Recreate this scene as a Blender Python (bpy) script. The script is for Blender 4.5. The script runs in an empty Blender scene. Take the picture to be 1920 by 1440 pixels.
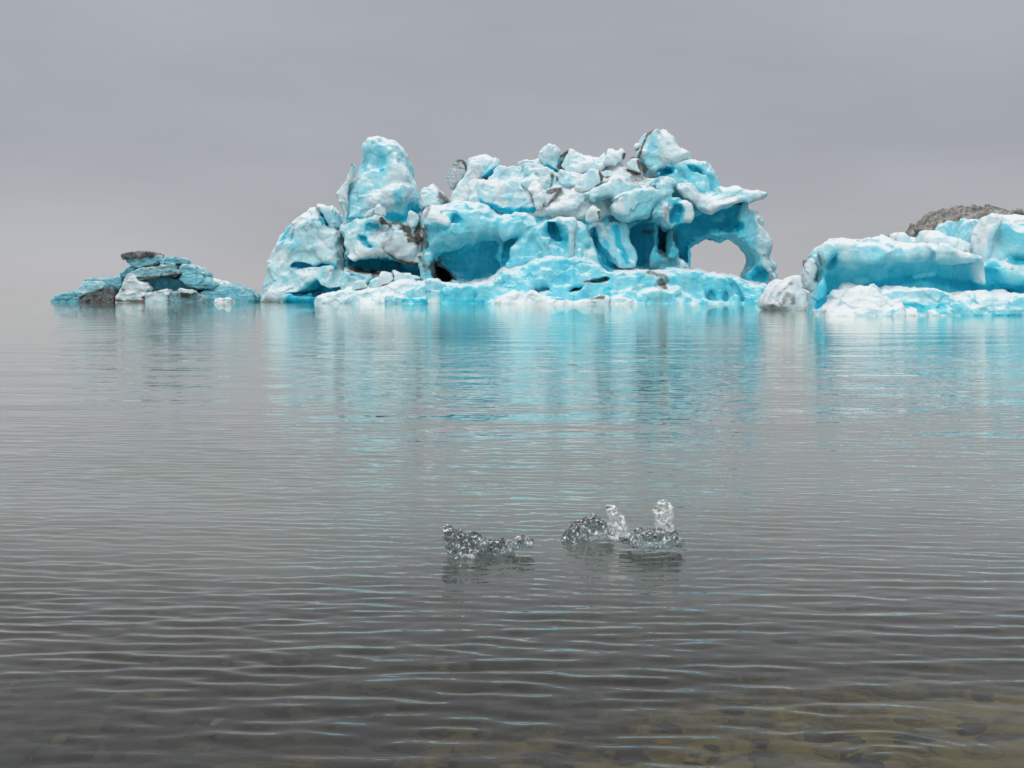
import bpy, math, random
import numpy as np

# ------------------------------------------------------------------ camera
F, HZ, EYE = 2400.0, 541.0, 1.6          # focal length (px of a 1920 wide frame), horizon row, eye height
SC = bpy.context.scene
cam_data = bpy.data.cameras.new('camera')
cam_data.sensor_width = 36.0
cam_data.lens = 36.0 * F / 1920.0
cam_data.shift_y = (HZ - 720.0) / 1920.0
cam_data.clip_start, cam_data.clip_end = 0.1, 20000.0
cam = bpy.data.objects.new('camera', cam_data)
SC.collection.objects.link(cam)
cam.location = (0, 0, EYE)
cam.rotation_euler = (math.radians(90), 0, 0)
SC.camera = cam

# ------------------------------------------------------------------ sky
SUN_EL, SUN_AZ = math.radians(52), math.radians(200)     # behind the camera, a little left
world = bpy.data.worlds.new('World')
SC.world = world
world.use_nodes = True
nt = world.node_tree
nt.nodes.clear()
def nd(t, kind, **kw):
    n = t.nodes.new(kind)
    for k, v in kw.items():
        if k.startswith('i_'):
            n.inputs[k[2:].replace('_', ' ')].default_value = v
        elif k.startswith('n_'):
            n.inputs[int(k[2:])].default_value = v
        else:
            setattr(n, k, v)
    return n
def ramp(n, stops, interp='LINEAR'):
    cr = n.color_ramp
    cr.interpolation = interp
    while len(cr.elements) < len(stops):
        cr.elements.new(0.5)
    for e, (p, c) in zip(cr.elements, stops):
        e.position = p
        e.color = (c[0], c[1], c[2], 1) if hasattr(c, '__len__') else (c, c, c, 1)
w_out = nd(nt, 'ShaderNodeOutputWorld')
w_bg = nd(nt, 'ShaderNodeBackground')
tc = nd(nt, 'ShaderNodeTexCoord')
sep = nd(nt, 'ShaderNodeSeparateXYZ')
nt.links.new(tc.outputs['Generated'], sep.inputs[0])
absz = nd(nt, 'ShaderNodeMath', operation='ABSOLUTE')
nt.links.new(sep.outputs['Z'], absz.inputs[0])
grad = nd(nt, 'ShaderNodeValToRGB')          # overcast: dull low sky, bright towards the zenith
ramp(grad, [(0.0, (.472, .470, .492)), (0.045, (.430, .436, .466)), (0.11, (.386, .398, .437)), (0.22, (.414, .428, .468)),
            (0.45, (.66, .67, .69)), (1.0, (1.15, 1.16, 1.18))])
nt.links.new(absz.outputs[0], grad.inputs[0])
mp = nd(nt, 'ShaderNodeMapping')
mp.inputs['Scale'].default_value = (2.2, 2.2, 9.0)
mp.inputs['Rotation'].default_value = (0.03, 0.05, 0)
nt.links.new(tc.outputs['Generated'], mp.inputs[0])
cl = nd(nt, 'ShaderNodeTexNoise', i_Scale=1.3, i_Detail=4.0, i_Roughness=0.5)
nt.links.new(mp.outputs[0], cl.inputs['Vector'])
clr = nd(nt, 'ShaderNodeMapRange', n_1=0.25, n_2=0.75, n_3=0.90, n_4=1.10)
nt.links.new(cl.outputs['Fac'], clr.inputs[0])
mul = nd(nt, 'ShaderNodeMixRGB', blend_type='MULTIPLY', n_0=1.0)
nt.links.new(grad.outputs[0], mul.inputs[1])
nt.links.new(clr.outputs[0], mul.inputs[2])
sky = nd(nt, 'ShaderNodeTexSky', sky_type='NISHITA', sun_disc=False)
sky.sun_elevation, sky.sun_rotation = SUN_EL, SUN_AZ
skm = nd(nt, 'ShaderNodeMixRGB', blend_type='MULTIPLY', n_0=1.0)
skm.inputs[2].default_value = (.08, .08, .08, 1)
nt.links.new(sky.outputs[0], skm.inputs[1])
mix = nd(nt, 'ShaderNodeMixRGB', n_0=0.05)     # a trace of clear sky behind the cloud
nt.links.new(mul.outputs[0], mix.inputs[1])
nt.links.new(skm.outputs[0], mix.inputs[2])
nt.links.new(mix.outputs[0], w_bg.inputs['Color'])
w_bg.inputs['Strength'].default_value = 1.0
nt.links.new(w_bg.outputs[0], w_out.inputs[0])

sun_data = bpy.data.lights.new('sun', 'SUN')
sun_data.energy = 1.0
sun_data.angle = math.radians(28)
sun_data.color = (1.0, 0.98, 0.95)
sun = bpy.data.objects.new('sun', sun_data)
SC.collection.objects.link(sun)
sun.rotation_euler = (math.radians(90) - SUN_EL, 0, math.radians(-20))
sun.location = (0, 0, 60)

SC.view_settings.view_transform = 'Standard'
SC.view_settings.look = 'None'
SC.view_settings.gamma = 1
SC.view_settings.exposure = 0.0
SC.view_settings.use_curve_mapping = False
SC.render.engine = 'CYCLES'
SC.cycles.use_denoising = True
SC.cycles.max_bounces = 12
SC.cycles.transmission_bounces = 10
SC.cycles.diffuse_bounces = 5
SC.cycles.glossy_bounces = 4
SC.cycles.transparent_max_bounces = 8
SC.cycles.sample_clamp_indirect = 6.0
SC.cycles.blur_glossy = 0.3

# ------------------------------------------------------------------ noise
def h3(ix, iy, iz, s):
    n = (ix.astype(np.int64) * 374761393 + iy.astype(np.int64) * 668265263 + iz.astype(np.int64) * 2147483647 + s * 1274126177) & 0xffffffff
    n = ((n ^ (n >> 13)) * 1274126177) & 0xffffffff
    n = ((n ^ (n >> 16)) * 2246822519) & 0xffffffff
    return ((n ^ (n >> 15)) & 0xffffff).astype(np.float64) / 16777215.0
def vnoise(p, s=0):
    i = np.floor(p).astype(np.int64)
    f = p - i
    u = f * f * f * (f * (f * 6 - 15) + 10)
    r = 0
    for a in (0, 1):
        for b in (0, 1):
            for c in (0, 1):
                w = (u[:, 0] if a else 1 - u[:, 0]) * (u[:, 1] if b else 1 - u[:, 1]) * (u[:, 2] if c else 1 - u[:, 2])
                r = r + w * h3(i[:, 0] + a, i[:, 1] + b, i[:, 2] + c, s)
    return r * 2 - 1
def fbm(p, o=3, s=0):
    r, a = 0, 1.0
    for k in range(o):
        r = r + a * vnoise(p * 2 ** k + 17.3 * k, s + k)
        a *= 0.5
    return r
def worley(p, s=0):
    i = np.floor(p).astype(np.int64)
    best = np.full(len(p), 9.0)
    for a in (-1, 0, 1):
        for b in (-1, 0, 1):
            for c in (-1, 0, 1):
                x, y, z = i[:, 0] + a, i[:, 1] + b, i[:, 2] + c
                d = (x + h3(x, y, z, s) - p[:, 0]) ** 2 + (y + h3(x, y, z, s + 7) - p[:, 1]) ** 2 + (z + h3(x, y, z, s + 13) - p[:, 2]) ** 2
                best = np.minimum(best, d)
    return best                       # squared distance: concave bowls with sharp crests between
def facets(p, s=0):
    """every Voronoi cell is a tilted plane: broken faces with ledges between"""
    i = np.floor(p).astype(np.int64)
    best = np.full(len(p), 9.0)
    val = np.zeros(len(p))
    for a in (-1, 0, 1):
        for b in (-1, 0, 1):
            for c in (-1, 0, 1):
                x, y, z = i[:, 0] + a, i[:, 1] + b, i[:, 2] + c
                v = np.stack([p[:, 0] - x - h3(x, y, z, s), p[:, 1] - y - h3(x, y, z, s + 7), p[:, 2] - z - h3(x, y, z, s + 13)], 1)
                d = (v ** 2).sum(1)
                w = sum(v[:, k] * (h3(x, y, z, s + 21 + k) * 2 - 1) for k in range(3)) + .5 * (h3(x, y, z, s + 31) - .5)
                val = np.where(d < best, w, val)
                best = np.minimum(best, d)
    return val
def sstep(a, b, x):
    t = np.clip((x - a) / (b - a), 0, 1)
    return t * t * (3 - 2 * t)

# ------------------------------------------------------------------ scene objects
def link(o, parent=None):
    SC.collection.objects.link(o)
    if parent is not None:
        o.parent = parent
        o.matrix_parent_inverse = parent.matrix_world.inverted()
    return o
def tag(o, label=None, cat=None, group=None, kind=None):
    for k, v in (('label', label), ('category', cat), ('group', group), ('kind', kind)):
        if v:
            o[k] = v
    return o
def empty(name, loc):
    o = bpy.data.objects.new(name, None)
    o.location = loc
    link(o)
    bpy.context.view_layer.update()
    return o
def mesh_np(name, V, Q, smooth=True, attrs=None):
    me = bpy.data.meshes.new(name)
    Q = np.asarray(Q, dtype=np.int32)
    k = Q.shape[1]
    me.vertices.add(len(V))
    me.vertices.foreach_set('co', np.ascontiguousarray(V, dtype=np.float32).ravel())
    me.loops.add(Q.size)
    me.loops.foreach_set('vertex_index', Q.ravel())
    me.polygons.add(len(Q))
    me.polygons.foreach_set('loop_start', np.arange(0, Q.size, k, dtype=np.int32))
    me.polygons.foreach_set('loop_total', np.full(len(Q), k, dtype=np.int32))
    if smooth:
        me.polygons.foreach_set('use_smooth', np.ones(len(Q), dtype=bool))
    for an, av in (attrs or {}).items():
        me.attributes.new(an, 'FLOAT', 'POINT').data.foreach_set('value', np.ascontiguousarray(av, dtype=np.float32))
    me.update(calc_edges=True)
    return me
def vnormals(V, Q):
    n = np.zeros_like(V)
    fn = np.cross(V[Q[:, 2]] - V[Q[:, 0]], V[Q[:, 3]] - V[Q[:, 1]])
    for c in range(4):
        for ax in range(3):
            n[:, ax] += np.bincount(Q[:, c], weights=fn[:, ax], minlength=len(V))
    return n / np.maximum(np.linalg.norm(n, axis=1, keepdims=True), 1e-12)

# outlines are read off crops of the photograph: origin and magnification of each crop
CROP = {'a': (470, 230, 4.0), 'b': (780, 230, 4.0), 'c': (1110, 220, 1440 / 370), 'd': (1410, 370, 1920 / 510),
        'e': (80, 450, 1920 / 410), 'f': (800, 920, 1920 / 520), 'g': (880, 250, 6.0), 'h': (560, 480, 6.4),
        'i': (860, 480, 6.4), 'k': (1450, 366, 1920 / 510), 'l': (1430, 370, 1920 / 510), 'j': (1150, 380, 9.0)}
def pts(crop, s):
    ox, oy, m = CROP[crop]
    return np.array([[ox + float(a) / m, oy + float(b) / m] for a, b in (q.split(',') for q in s.split())])
def unproj(pp, Y):
    return np.stack([(pp[:, 0] - 960) / F * Y, EYE - (pp[:, 1] - HZ) / F * Y], 1)
def chaikin(p, n=1):
    for _ in range(n):
        q = np.roll(p, -1, 0)
        p = np.stack([p * .78 + q * .22, p * .22 + q * .78], 1).reshape(-1, 2)
    return p
def poly_sdf(x, z, P):
    X, Z = np.meshgrid(x, z, indexing='ij')
    d = np.full(X.shape, 1e9)
    s = np.ones(X.shape)
    N = len(P)
    for i in range(N):
        a, b = P[i], P[i - 1]
        ex, ez = b[0] - a[0], b[1] - a[1]
        wx, wz = X - a[0], Z - a[1]
        t = np.clip((wx * ex + wz * ez) / max(ex * ex + ez * ez, 1e-12), 0, 1)
        d = np.minimum(d, (wx - ex * t) ** 2 + (wz - ez * t) ** 2)
        c1, c2, c3 = Z >= a[1], Z < b[1], ex * wz > ez * wx
        flip = (c1 & c2 & c3) | (~c1 & ~c2 & ~c3)
        s = np.where(flip, -s, s)
    return (s * np.sqrt(d)).astype(np.float32)

CUT_REF = {130: 142.5, 131: 135.5, 133: 139.5, 134: 139.5, 138: 141., 139: 144., 141: 147., 142: 146.5, 143: 147.5, 144: 146.5, 146: 149., 76: 79.2}   # where the hollowed face stands
def A(crop, s, Y, T, r=.5, ice=.3, dirt=0., lz=0., lx=0., k=.25, taper=0., cut=False, smooth=1, deep=1.2, low=.12):
    """a lump (or, with cut, a hollow): outline, distance of its front, thickness, edge rounding"""
    P = unproj(pts(crop, s), CUT_REF.get(Y, Y) if cut else Y)
    if not cut and deep:
        P[:, 1] = np.where(P[:, 1] < low, -deep, P[:, 1])
    if smooth:
        P = chaikin(P, smooth)
    return dict(P=P, Y=Y, T=T, r=r, ice=ice, dirt=dirt, lz=lz, lx=lx, k=k, taper=taper, cut=cut)
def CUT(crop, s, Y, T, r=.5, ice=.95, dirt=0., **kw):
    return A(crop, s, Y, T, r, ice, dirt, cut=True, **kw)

def build(prims, h):
    hx, hy, hz = h
    adds = [p for p in prims if not p['cut']]
    lo = np.array([min(p['P'][:, 0].min() for p in adds), 1e9, min(p['P'][:, 1].min() for p in adds)])
    hi = np.array([max(p['P'][:, 0].max() for p in adds), -1e9, max(p['P'][:, 1].max() for p in adds)])
    def yr(p):
        e = abs(p['lz']) * np.ptp(p['P'][:, 1]) * .6 + abs(p['lx']) * np.ptp(p['P'][:, 0]) * .6
        return p['Y'] - e, p['Y'] + p['T'] + e
    for p in adds:
        a, b = yr(p)
        lo[1], hi[1] = min(lo[1], a), max(hi[1], b)
    pad = np.array([hx, hy, hz]) * 3 + .05 * hx / .1
    lo -= pad
    hi += pad
    n = np.ceil((hi - lo) / h).astype(int) + 1
    xs, ys, zs = [lo[i] + np.arange(n[i]) * h[i] for i in range(3)]
    BIG = 30 * hx
    f = np.full(n, BIG, np.float32)
    ga = np.zeros(n, np.float32)
    gd = np.zeros(n, np.float32)
    for p in prims:
        m = p['k'] + 4 * max(h)
        a, b = yr(p)
        def rng(v, l, u):
            i0, i1 = np.searchsorted(v, l - m), np.searchsorted(v, u + m)
            return slice(max(i0, 0), min(i1, len(v)))
        sx, sy, sz = rng(xs, p['P'][:, 0].min(), p['P'][:, 0].max()), rng(ys, a, b), rng(zs, p['P'][:, 1].min(), p['P'][:, 1].max())
        if xs[sx].size == 0 or ys[sy].size == 0 or zs[sz].size == 0:
            continue
        x, y, z = xs[sx], ys[sy], zs[sz]
        d2 = poly_sdf(x, z, p['P'])[:, None, :]
        xc, zc = p['P'][:, 0].mean(), p['P'][:, 1].mean()
        off = (p['lx'] * (x - xc)[:, None, None] + p['lz'] * (z - zc)[None, None, :]).astype(np.float32)
        yy = y.astype(np.float32)[None, :, None] - off
        if p['taper']:
            d2 = d2 + p['taper'] * np.maximum(yy - p['Y'], 0)
        w = np.abs(yy - (p['Y'] + p['T'] / 2)) - p['T'] / 2
        r = p['r']
        d = np.sqrt(np.maximum(d2 + r, 0) ** 2 + np.maximum(w + r, 0) ** 2) + np.minimum(np.maximum(d2, w) + r, 0) - r
        g = f[sx, sy, sz]
        k = p['k']
        if p['cut']:
            d = -d
            hh = np.clip(.5 - .5 * (g - d) / k, 0, 1)
            f[sx, sy, sz] = g * (1 - hh) + d * hh + k * hh * (1 - hh)
        else:
            hh = np.clip(.5 + .5 * (g - d) / k, 0, 1)
            f[sx, sy, sz] = g * (1 - hh) + d * hh - k * hh * (1 - hh)
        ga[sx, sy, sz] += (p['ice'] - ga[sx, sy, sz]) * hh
        gd[sx, sy, sz] += (p['dirt'] - gd[sx, sy, sz]) * hh
    # surface nets
    ins = f < 0
    c = np.zeros(np.array(n) - 1, np.uint8)
    for i in (0, 1):
        for j in (0, 1):
            for l in (0, 1):
                c += ins[i:n[0] - 1 + i, j:n[1] - 1 + j, l:n[2] - 1 + l]
    act = (c > 0) & (c < 8)
    I = np.argwhere(act)
    idx = np.full(act.shape, -1, np.int32)
    idx[act] = np.arange(len(I))
    acc = np.zeros((len(I), 3))
    cnt = np.zeros(len(I))
    corners = [(i, j, l) for i in (0, 1) for j in (0, 1) for l in (0, 1)]
    fv = {q: f[I[:, 0] + q[0], I[:, 1] + q[1], I[:, 2] + q[2]].astype(np.float64) for q in corners}
    for q in corners:
        for ax in range(3):
            if q[ax] == 0:
                e = list(q)
                e[ax] = 1
                e = tuple(e)
                cross = (fv[q] < 0) != (fv[e] < 0)
                t = np.where(cross, fv[q] / np.where(cross, fv[q] - fv[e], 1), 0)
                pos = np.array(q, float)[None, :].repeat(len(I), 0)
                pos[:, ax] = t
                acc += pos * cross[:, None]
                cnt += cross
    V = lo + (I + acc / np.maximum(cnt, 1)[:, None]) * h
    va = ga[I[:, 0], I[:, 1], I[:, 2]]
    vd = gd[I[:, 0], I[:, 1], I[:, 2]]
    quads = []
    for ax in range(3):
        s0 = [slice(1, -1)] * 3
        s1 = [slice(1, -1)] * 3
        s0[ax] = slice(0, -1)
        s1[ax] = slice(1, None)
        a, b = ins[tuple(s0)], ins[tuple(s1)]
        for sgn in (0, 1):
            E = np.argwhere((a & ~b) if sgn == 0 else (~a & b))
            if not len(E):
                continue
            off = np.ones(3, int)
            off[ax] = 0
            E = E + off
            u, v = (ax + 1) % 3, (ax + 2) % 3
            def cell(du, dv):
                e = E.copy()
                e[:, u] -= du
                e[:, v] -= dv
                return idx[e[:, 0], e[:, 1], e[:, 2]]
            q = np.stack([cell(1, 1), cell(0, 1), cell(0, 0), cell(1, 0)], 1)
            quads.append(q if sgn == 0 else q[:, ::-1])
    return V, np.concatenate(quads), va.astype(float), vd.astype(float)

def seg_dist(p, L):
    d = np.full(len(p), 1e9)
    for a, b in zip(L[:-1], L[1:]):
        e = b - a
        t = np.clip(((p - a) @ e) / max(e @ e, 1e-9), 0, 1)
        d = np.minimum(d, np.linalg.norm(p - a - t[:, None] * e, axis=1))
    return d
MATS = {}
def ice_part(name, parent, prims, h=.1, scal=(.28, 2.6), fine=(.07, .8), rough=.10, seed=1, mat='ice', dirt=(), blue=(), origin=None, stretch=1.0, frac=.20):
    """mesh one piece of ice, carve melt scallops into it and lay the ash bands and clear bands on it"""
    hh = np.array([h, h * 1.35, h]) if np.isscalar(h) else np.array(h)
    V, Q, va, vd = build(prims, hh)
    if rough:
        vec = lambda q, s: np.stack([vnoise(q, s), vnoise(q, s + 1), vnoise(q, s + 2)], 1)
        V = V + 3.0 * rough * vec(V / 2.3, seed + 90) + 1.1 * rough * vec(V / .8, seed + 95)
    N = vnormals(V, Q)
    S = np.array([1, 1, stretch])
    D = 0
    if scal[0]:
        wp = V + .35 * scal[1] * np.stack([vnoise(V / scal[1], seed + 50), vnoise(V / scal[1], seed + 60), vnoise(V / scal[1], seed + 70)], 1)
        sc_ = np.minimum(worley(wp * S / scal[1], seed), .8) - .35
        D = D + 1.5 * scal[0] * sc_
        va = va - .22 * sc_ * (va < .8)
    if frac and scal[0]:
        D = D + frac * scal[1] ** .5 * .55 * facets((V + .12 * scal[1] * np.stack([vnoise(V / .6, seed + 55), vnoise(V / .6, seed + 56), vnoise(V / .6, seed + 57)], 1)) / (.9 * scal[1]), seed + 3)
    if fine[0]:
        D = D + 1.5 * fine[0] * (np.minimum(worley((V + .15 * vnoise(V / fine[1], seed + 5)[:, None]) * S / fine[1], seed + 9), .8) - .35)
    if rough:
        D = D + rough * fbm(V / 1.7, 4, seed + 20)
        D = D + 2.2 * rough * (.45 - np.abs(vnoise(V * S / (1.25 * scal[1]) + 3.3, seed + 80)) ** .8)          # folds with crisp crests
    V = V + N * np.asarray(D)[:, None]
    # bands of ash and of clear ice, where they lie on this piece
    pp = np.stack([V[:, 0] / V[:, 1] * F + 960, HZ - (V[:, 2] - EYE) / V[:, 1] * F], 1)
    jit = fbm(V / .9, 3, seed + 31)
    jit2 = fbm(V / 2.6, 2, seed + 33)
    for (crop, s, rad, val) in dirt:
        d = seg_dist(pp, pts(crop, s)) / rad
        vd = np.maximum(vd, val * sstep(1.5, .1, d * (1 + .5 * jit2) + .8 * jit))
    for (crop, s, rad, val) in blue:
        m = sstep(1.15, .45, seg_dist(pp, pts(crop, s)) / rad + .3 * jit)
        va = va + (val - va) * m
    c = np.array(origin) if origin is not None else np.array([V[:, 0].mean(), V[:, 1].mean(), max(V[:, 2].min(), 0)])
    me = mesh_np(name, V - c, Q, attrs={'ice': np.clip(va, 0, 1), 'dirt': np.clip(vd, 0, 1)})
    me.materials.append(MATS[mat])
    o = bpy.data.objects.new(name, me)
    o.location = c
    link(o, parent)
    return o

# ------------------------------------------------------------------ materials
def material(name):
    m = bpy.data.materials.new(name)
    m.use_nodes = True
    t = m.node_tree
    t.nodes.clear()
    out = nd(t, 'ShaderNodeOutputMaterial')
    b = nd(t, 'ShaderNodeBsdfPrincipled')
    t.links.new(b.outputs[0], out.inputs[0])
    MATS[name] = m
    return m, t, b, out
def math_n(t, op, a, b=None, clamp=False):
    n = nd(t, 'ShaderNodeMath', operation=op)
    n.use_clamp = clamp
    for i, v in enumerate((a, b)):
        if v is None:
            continue
        if hasattr(v, 'is_output'):
            t.links.new(v, n.inputs[i])
        else:
            n.inputs[i].default_value = v
    return n.outputs[0]
def noise_n(t, vec, scale, detail=3., rough=.5, dist=0.):
    n = nd(t, 'ShaderNodeTexNoise', i_Scale=scale, i_Detail=detail, i_Roughness=rough, i_Distortion=dist)
    t.links.new(vec, n.inputs['Vector'])
    return n.outputs['Fac']
def rng_n(t, v, a, b, c, d, interp='LINEAR'):
    n = nd(t, 'ShaderNodeMapRange', n_1=a, n_2=b, n_3=c, n_4=d, interpolation_type=interp)
    t.links.new(v, n.inputs[0])
    return n.outputs[0]

def ice_material(name, top=1.0, grey=0.0, sss=.3, earth=1.0, bands=0.0, dim=1.0):
    m, t, b, out = material(name)
    geo = nd(t, 'ShaderNodeNewGeometry')
    pos = geo.outputs['Position']
    sp = nd(t, 'ShaderNodeSeparateXYZ')
    t.links.new(geo.outputs['Normal'], sp.inputs[0])
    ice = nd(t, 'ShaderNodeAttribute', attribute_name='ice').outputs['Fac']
    drt = nd(t, 'ShaderNodeAttribute', attribute_name='dirt').outputs['Fac']
    n1 = noise_n(t, pos, .55, 5, .6, .4)
    n2 = noise_n(t, pos, 2.2, 5, .6)
    # weathered white crust gathers on faces turned to the sky; clear ice elsewhere
    crust = rng_n(t, math_n(t, 'ADD', sp.outputs['Z'], math_n(t, 'MULTIPLY', math_n(t, 'SUBTRACT', n2, .5), .3)), .38, .98, 0, top, 'SMOOTHSTEP')
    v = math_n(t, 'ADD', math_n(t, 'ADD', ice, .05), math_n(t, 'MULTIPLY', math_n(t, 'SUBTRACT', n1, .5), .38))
    mf = nd(t, 'ShaderNodeMapping')
    mf.inputs['Scale'].default_value = (1., 1., .24)
    t.links.new(pos, mf.inputs[0])
    n3 = noise_n(t, mf.outputs[0], 1.25, 5, .62, .8)
    v = math_n(t, 'ADD', v, math_n(t, 'MULTIPLY', math_n(t, 'SUBTRACT', n3, .5), .45))
    v = math_n(t, 'SUBTRACT', v, math_n(t, 'MULTIPLY', crust, .50), True)
    cr = nd(t, 'ShaderNodeValToRGB')
    g = grey
    def mixg(c):
        l = .3 * c[0] + .5 * c[1] + .2 * c[2]
        return tuple(dim * (x * (1 - g) + l * g) for x in c)
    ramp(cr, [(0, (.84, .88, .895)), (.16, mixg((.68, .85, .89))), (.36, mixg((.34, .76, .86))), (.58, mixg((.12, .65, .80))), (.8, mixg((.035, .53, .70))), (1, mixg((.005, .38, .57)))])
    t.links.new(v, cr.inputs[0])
    # ash: bands, plus thin grime in the hollows of the noise
    nd_ = noise_n(t, pos, 3.5, 6, .7, .6)
    dm = rng_n(t, math_n(t, 'ADD', drt, math_n(t, 'MULTIPLY', math_n(t, 'SUBTRACT', nd_, .5), math_n(t, 'MULTIPLY', drt, 1.6))), .12, .85, 0, .96, 'SMOOTHSTEP')
    if bands:
        mb = nd(t, 'ShaderNodeMapping')
        mb.inputs['Scale'].default_value = (.28, .28, 3.0)
        mb.inputs['Rotation'].default_value = (.05, .16, 0)
        t.links.new(pos, mb.inputs[0])
        bn = rng_n(t, noise_n(t, mb.outputs[0], 1.1, 6, .7, .5), .50, .62, 0, bands, 'SMOOTHSTEP')
        dm = math_n(t, 'MAXIMUM', dm, math_n(t, 'MULTIPLY', bn, rng_n(t, n1, .38, .6, .15, 1.0)))
    mx = nd(t, 'ShaderNodeMixRGB')
    t.links.new(dm, mx.inputs[0])
    t.links.new(cr.outputs[0], mx.inputs[1])
    dc = nd(t, 'ShaderNodeValToRGB')
    ramp(dc, [(.3, (.045 * earth, .039 * earth, .034 * earth)), (.55, (.12 * earth, .098 * earth, .080 * earth)), (.8, (.27 * earth, .232 * earth, .20 * earth))])
    t.links.new(n2, dc.inputs[0])
    t.links.new(dc.outputs[0], mx.inputs[2])
    t.links.new(mx.outputs[0], b.inputs['Base Color'])
    b.inputs['Roughness'].default_value = .42
    b.inputs['IOR'].default_value = 1.31
    b.inputs['Specular IOR Level'].default_value = .4
    if sss:
        b.inputs['Subsurface Weight'].default_value = sss
        b.inputs['Subsurface Radius'].default_value = (.12, .55, .75)
        b.inputs['Subsurface Scale'].default_value = .8
    vo = nd(t, 'ShaderNodeTexVoronoi', i_Scale=1.15, feature='F1')
    t.links.new(pos, vo.inputs['Vector'])
    bm = nd(t, 'ShaderNodeBump', i_Strength=.55, i_Distance=.28)
    hgt = math_n(t, 'ADD', math_n(t, 'MULTIPLY', vo.outputs['Distance'], .6), math_n(t, 'MULTIPLY', noise_n(t, pos, 2.1, 6, .68), .9))
    t.links.new(hgt, bm.inputs['Height'])
    t.links.new(bm.outputs[0], b.inputs['Normal'])
    return m
ice_material('ice')
ice_material('ice_grey', grey=.26, top=.6, bands=.62, dim=.85)
ice_material('moraine', grey=.5, top=.2, earth=1.7, bands=.95)

# clear ice of the small floating pieces: glassy below, full of bubbles in the knobs
def clear_material(name, col, lo, hi, frost):
    m, t, b, out = material(name)
    geo = nd(t, 'ShaderNodeNewGeometry')
    b.inputs['Base Color'].default_value = (*col, 1)
    b.inputs['Roughness'].default_value = .02
    b.inputs['IOR'].default_value = 1.31
    vo = nd(t, 'ShaderNodeTexVoronoi', i_Scale=40., feature='F1')
    t.links.new(geo.outputs['Position'], vo.inputs['Vector'])
    bm = nd(t, 'ShaderNodeBump', i_Strength=.25, i_Distance=.008)
    t.links.new(math_n(t, 'ADD', vo.outputs['Distance'], noise_n(t, geo.outputs['Position'], 60., 2, .5)), bm.inputs['Height'])
    t.links.new(bm.outputs[0], b.inputs['Normal'])
    fr = rng_n(t, noise_n(t, geo.outputs['Position'], 42., 5, .72, .5), lo, hi, 0, 1)
    t.links.new(rng_n(t, fr, 0, 1, 1.0, frost), b.inputs['Transmission Weight'])
    mx = nd(t, 'ShaderNodeMixRGB')
    mx.inputs[1].default_value = (*col, 1)
    mx.inputs[2].default_value = (.95, .97, .97, 1)
    t.links.new(fr, mx.inputs[0])
    t.links.new(mx.outputs[0], b.inputs['Base Color'])
clear_material('clear_ice', (.34, .40, .395), .53, .60, .1)
clear_material('bubbly_ice', (.95, .97, .97), .48, .53, .1)

# lake water: clear sheet over the bed
m, t, b, out = material('water')
geo = nd(t, 'ShaderNodeNewGeometry')
pos = geo.outputs['Position']
t.nodes.remove(b)
far = nd(t, 'ShaderNodeAttribute', attribute_name='far').outputs['Fac']
mpn = nd(t, 'ShaderNodeMapping')
mpn.inputs['Scale'].default_value = (.5, 1., 1.)
mpn.inputs['Rotation'].default_value = (0, 0, math.radians(4))
t.links.new(pos, mpn.inputs[0])
w1 = noise_n(t, mpn.outputs[0], 3.2, 2.5, .55, .3)
mpn2 = nd(t, 'ShaderNodeMapping')
mpn2.inputs['Scale'].default_value = (.4, 1., 1.)
mpn2.inputs['Rotation'].default_value = (0, 0, math.radians(-5))
t.links.new(pos, mpn2.inputs[0])
w2 = noise_n(t, mpn2.outputs[0], .75, 2, .5, .2)
calm = noise_n(t, mpn2.outputs[0], .05, 2, .5)                 # patches of breeze and of calm
amp = rng_n(t, calm, .35, .65, .45, 1.15)
hg = math_n(t, 'ADD', math_n(t, 'MULTIPLY', math_n(t, 'MULTIPLY', w1, .022), far), math_n(t, 'MULTIPLY', math_n(t, 'MULTIPLY', w2, .050), far))
w3 = noise_n(t, mpn2.outputs[0], .38, 2, .5, .3)
hg = math_n(t, 'ADD', hg, math_n(t, 'MULTIPLY', math_n(t, 'MULTIPLY', w3, .030), far))
hg = math_n(t, 'ADD', hg, math_n(t, 'MULTIPLY', noise_n(t, mpn.outputs[0], 13., 2, .5, .4), math_n(t, 'SUBTRACT', .0042, math_n(t, 'MULTIPLY', far, .0040))))
hg = math_n(t, 'MULTIPLY', hg, amp)
bm = nd(t, 'ShaderNodeBump', i_Strength=1.0, i_Distance=1.0)
t.links.new(hg, bm.inputs['Height'])
fre = nd(t, 'ShaderNodeFresnel', i_IOR=1.333)
fcv = nd(t, 'ShaderNodeValToRGB')
ramp(fcv, [(0, 0), (.10, .085), (.2, .22), (.35, .52), (.5, .82), (.8, .96), (1, 1)])
glo = nd(t, 'ShaderNodeBsdfGlossy', i_Roughness=0.0)
glo.inputs['Color'].default_value = (.985, .985, .945, 1)
rfr = nd(t, 'ShaderNodeBsdfRefraction', i_Roughness=0.0, i_IOR=1.333)
rfr.inputs['Color'].default_value = (.92, .96, .95, 1)
mxs = nd(t, 'ShaderNodeMixShader')
for q in (fre, glo, rfr):
    t.links.new(bm.outputs[0], q.inputs['Normal'])
t.links.new(fre.outputs[0], fcv.inputs[0])
t.links.new(fcv.outputs[0], mxs.inputs[0])
t.links.new(rfr.outputs[0], mxs.inputs[1])
t.links.new(glo.outputs[0], mxs.inputs[2])
t.links.new(mxs.outputs[0], out.inputs[0])

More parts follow.
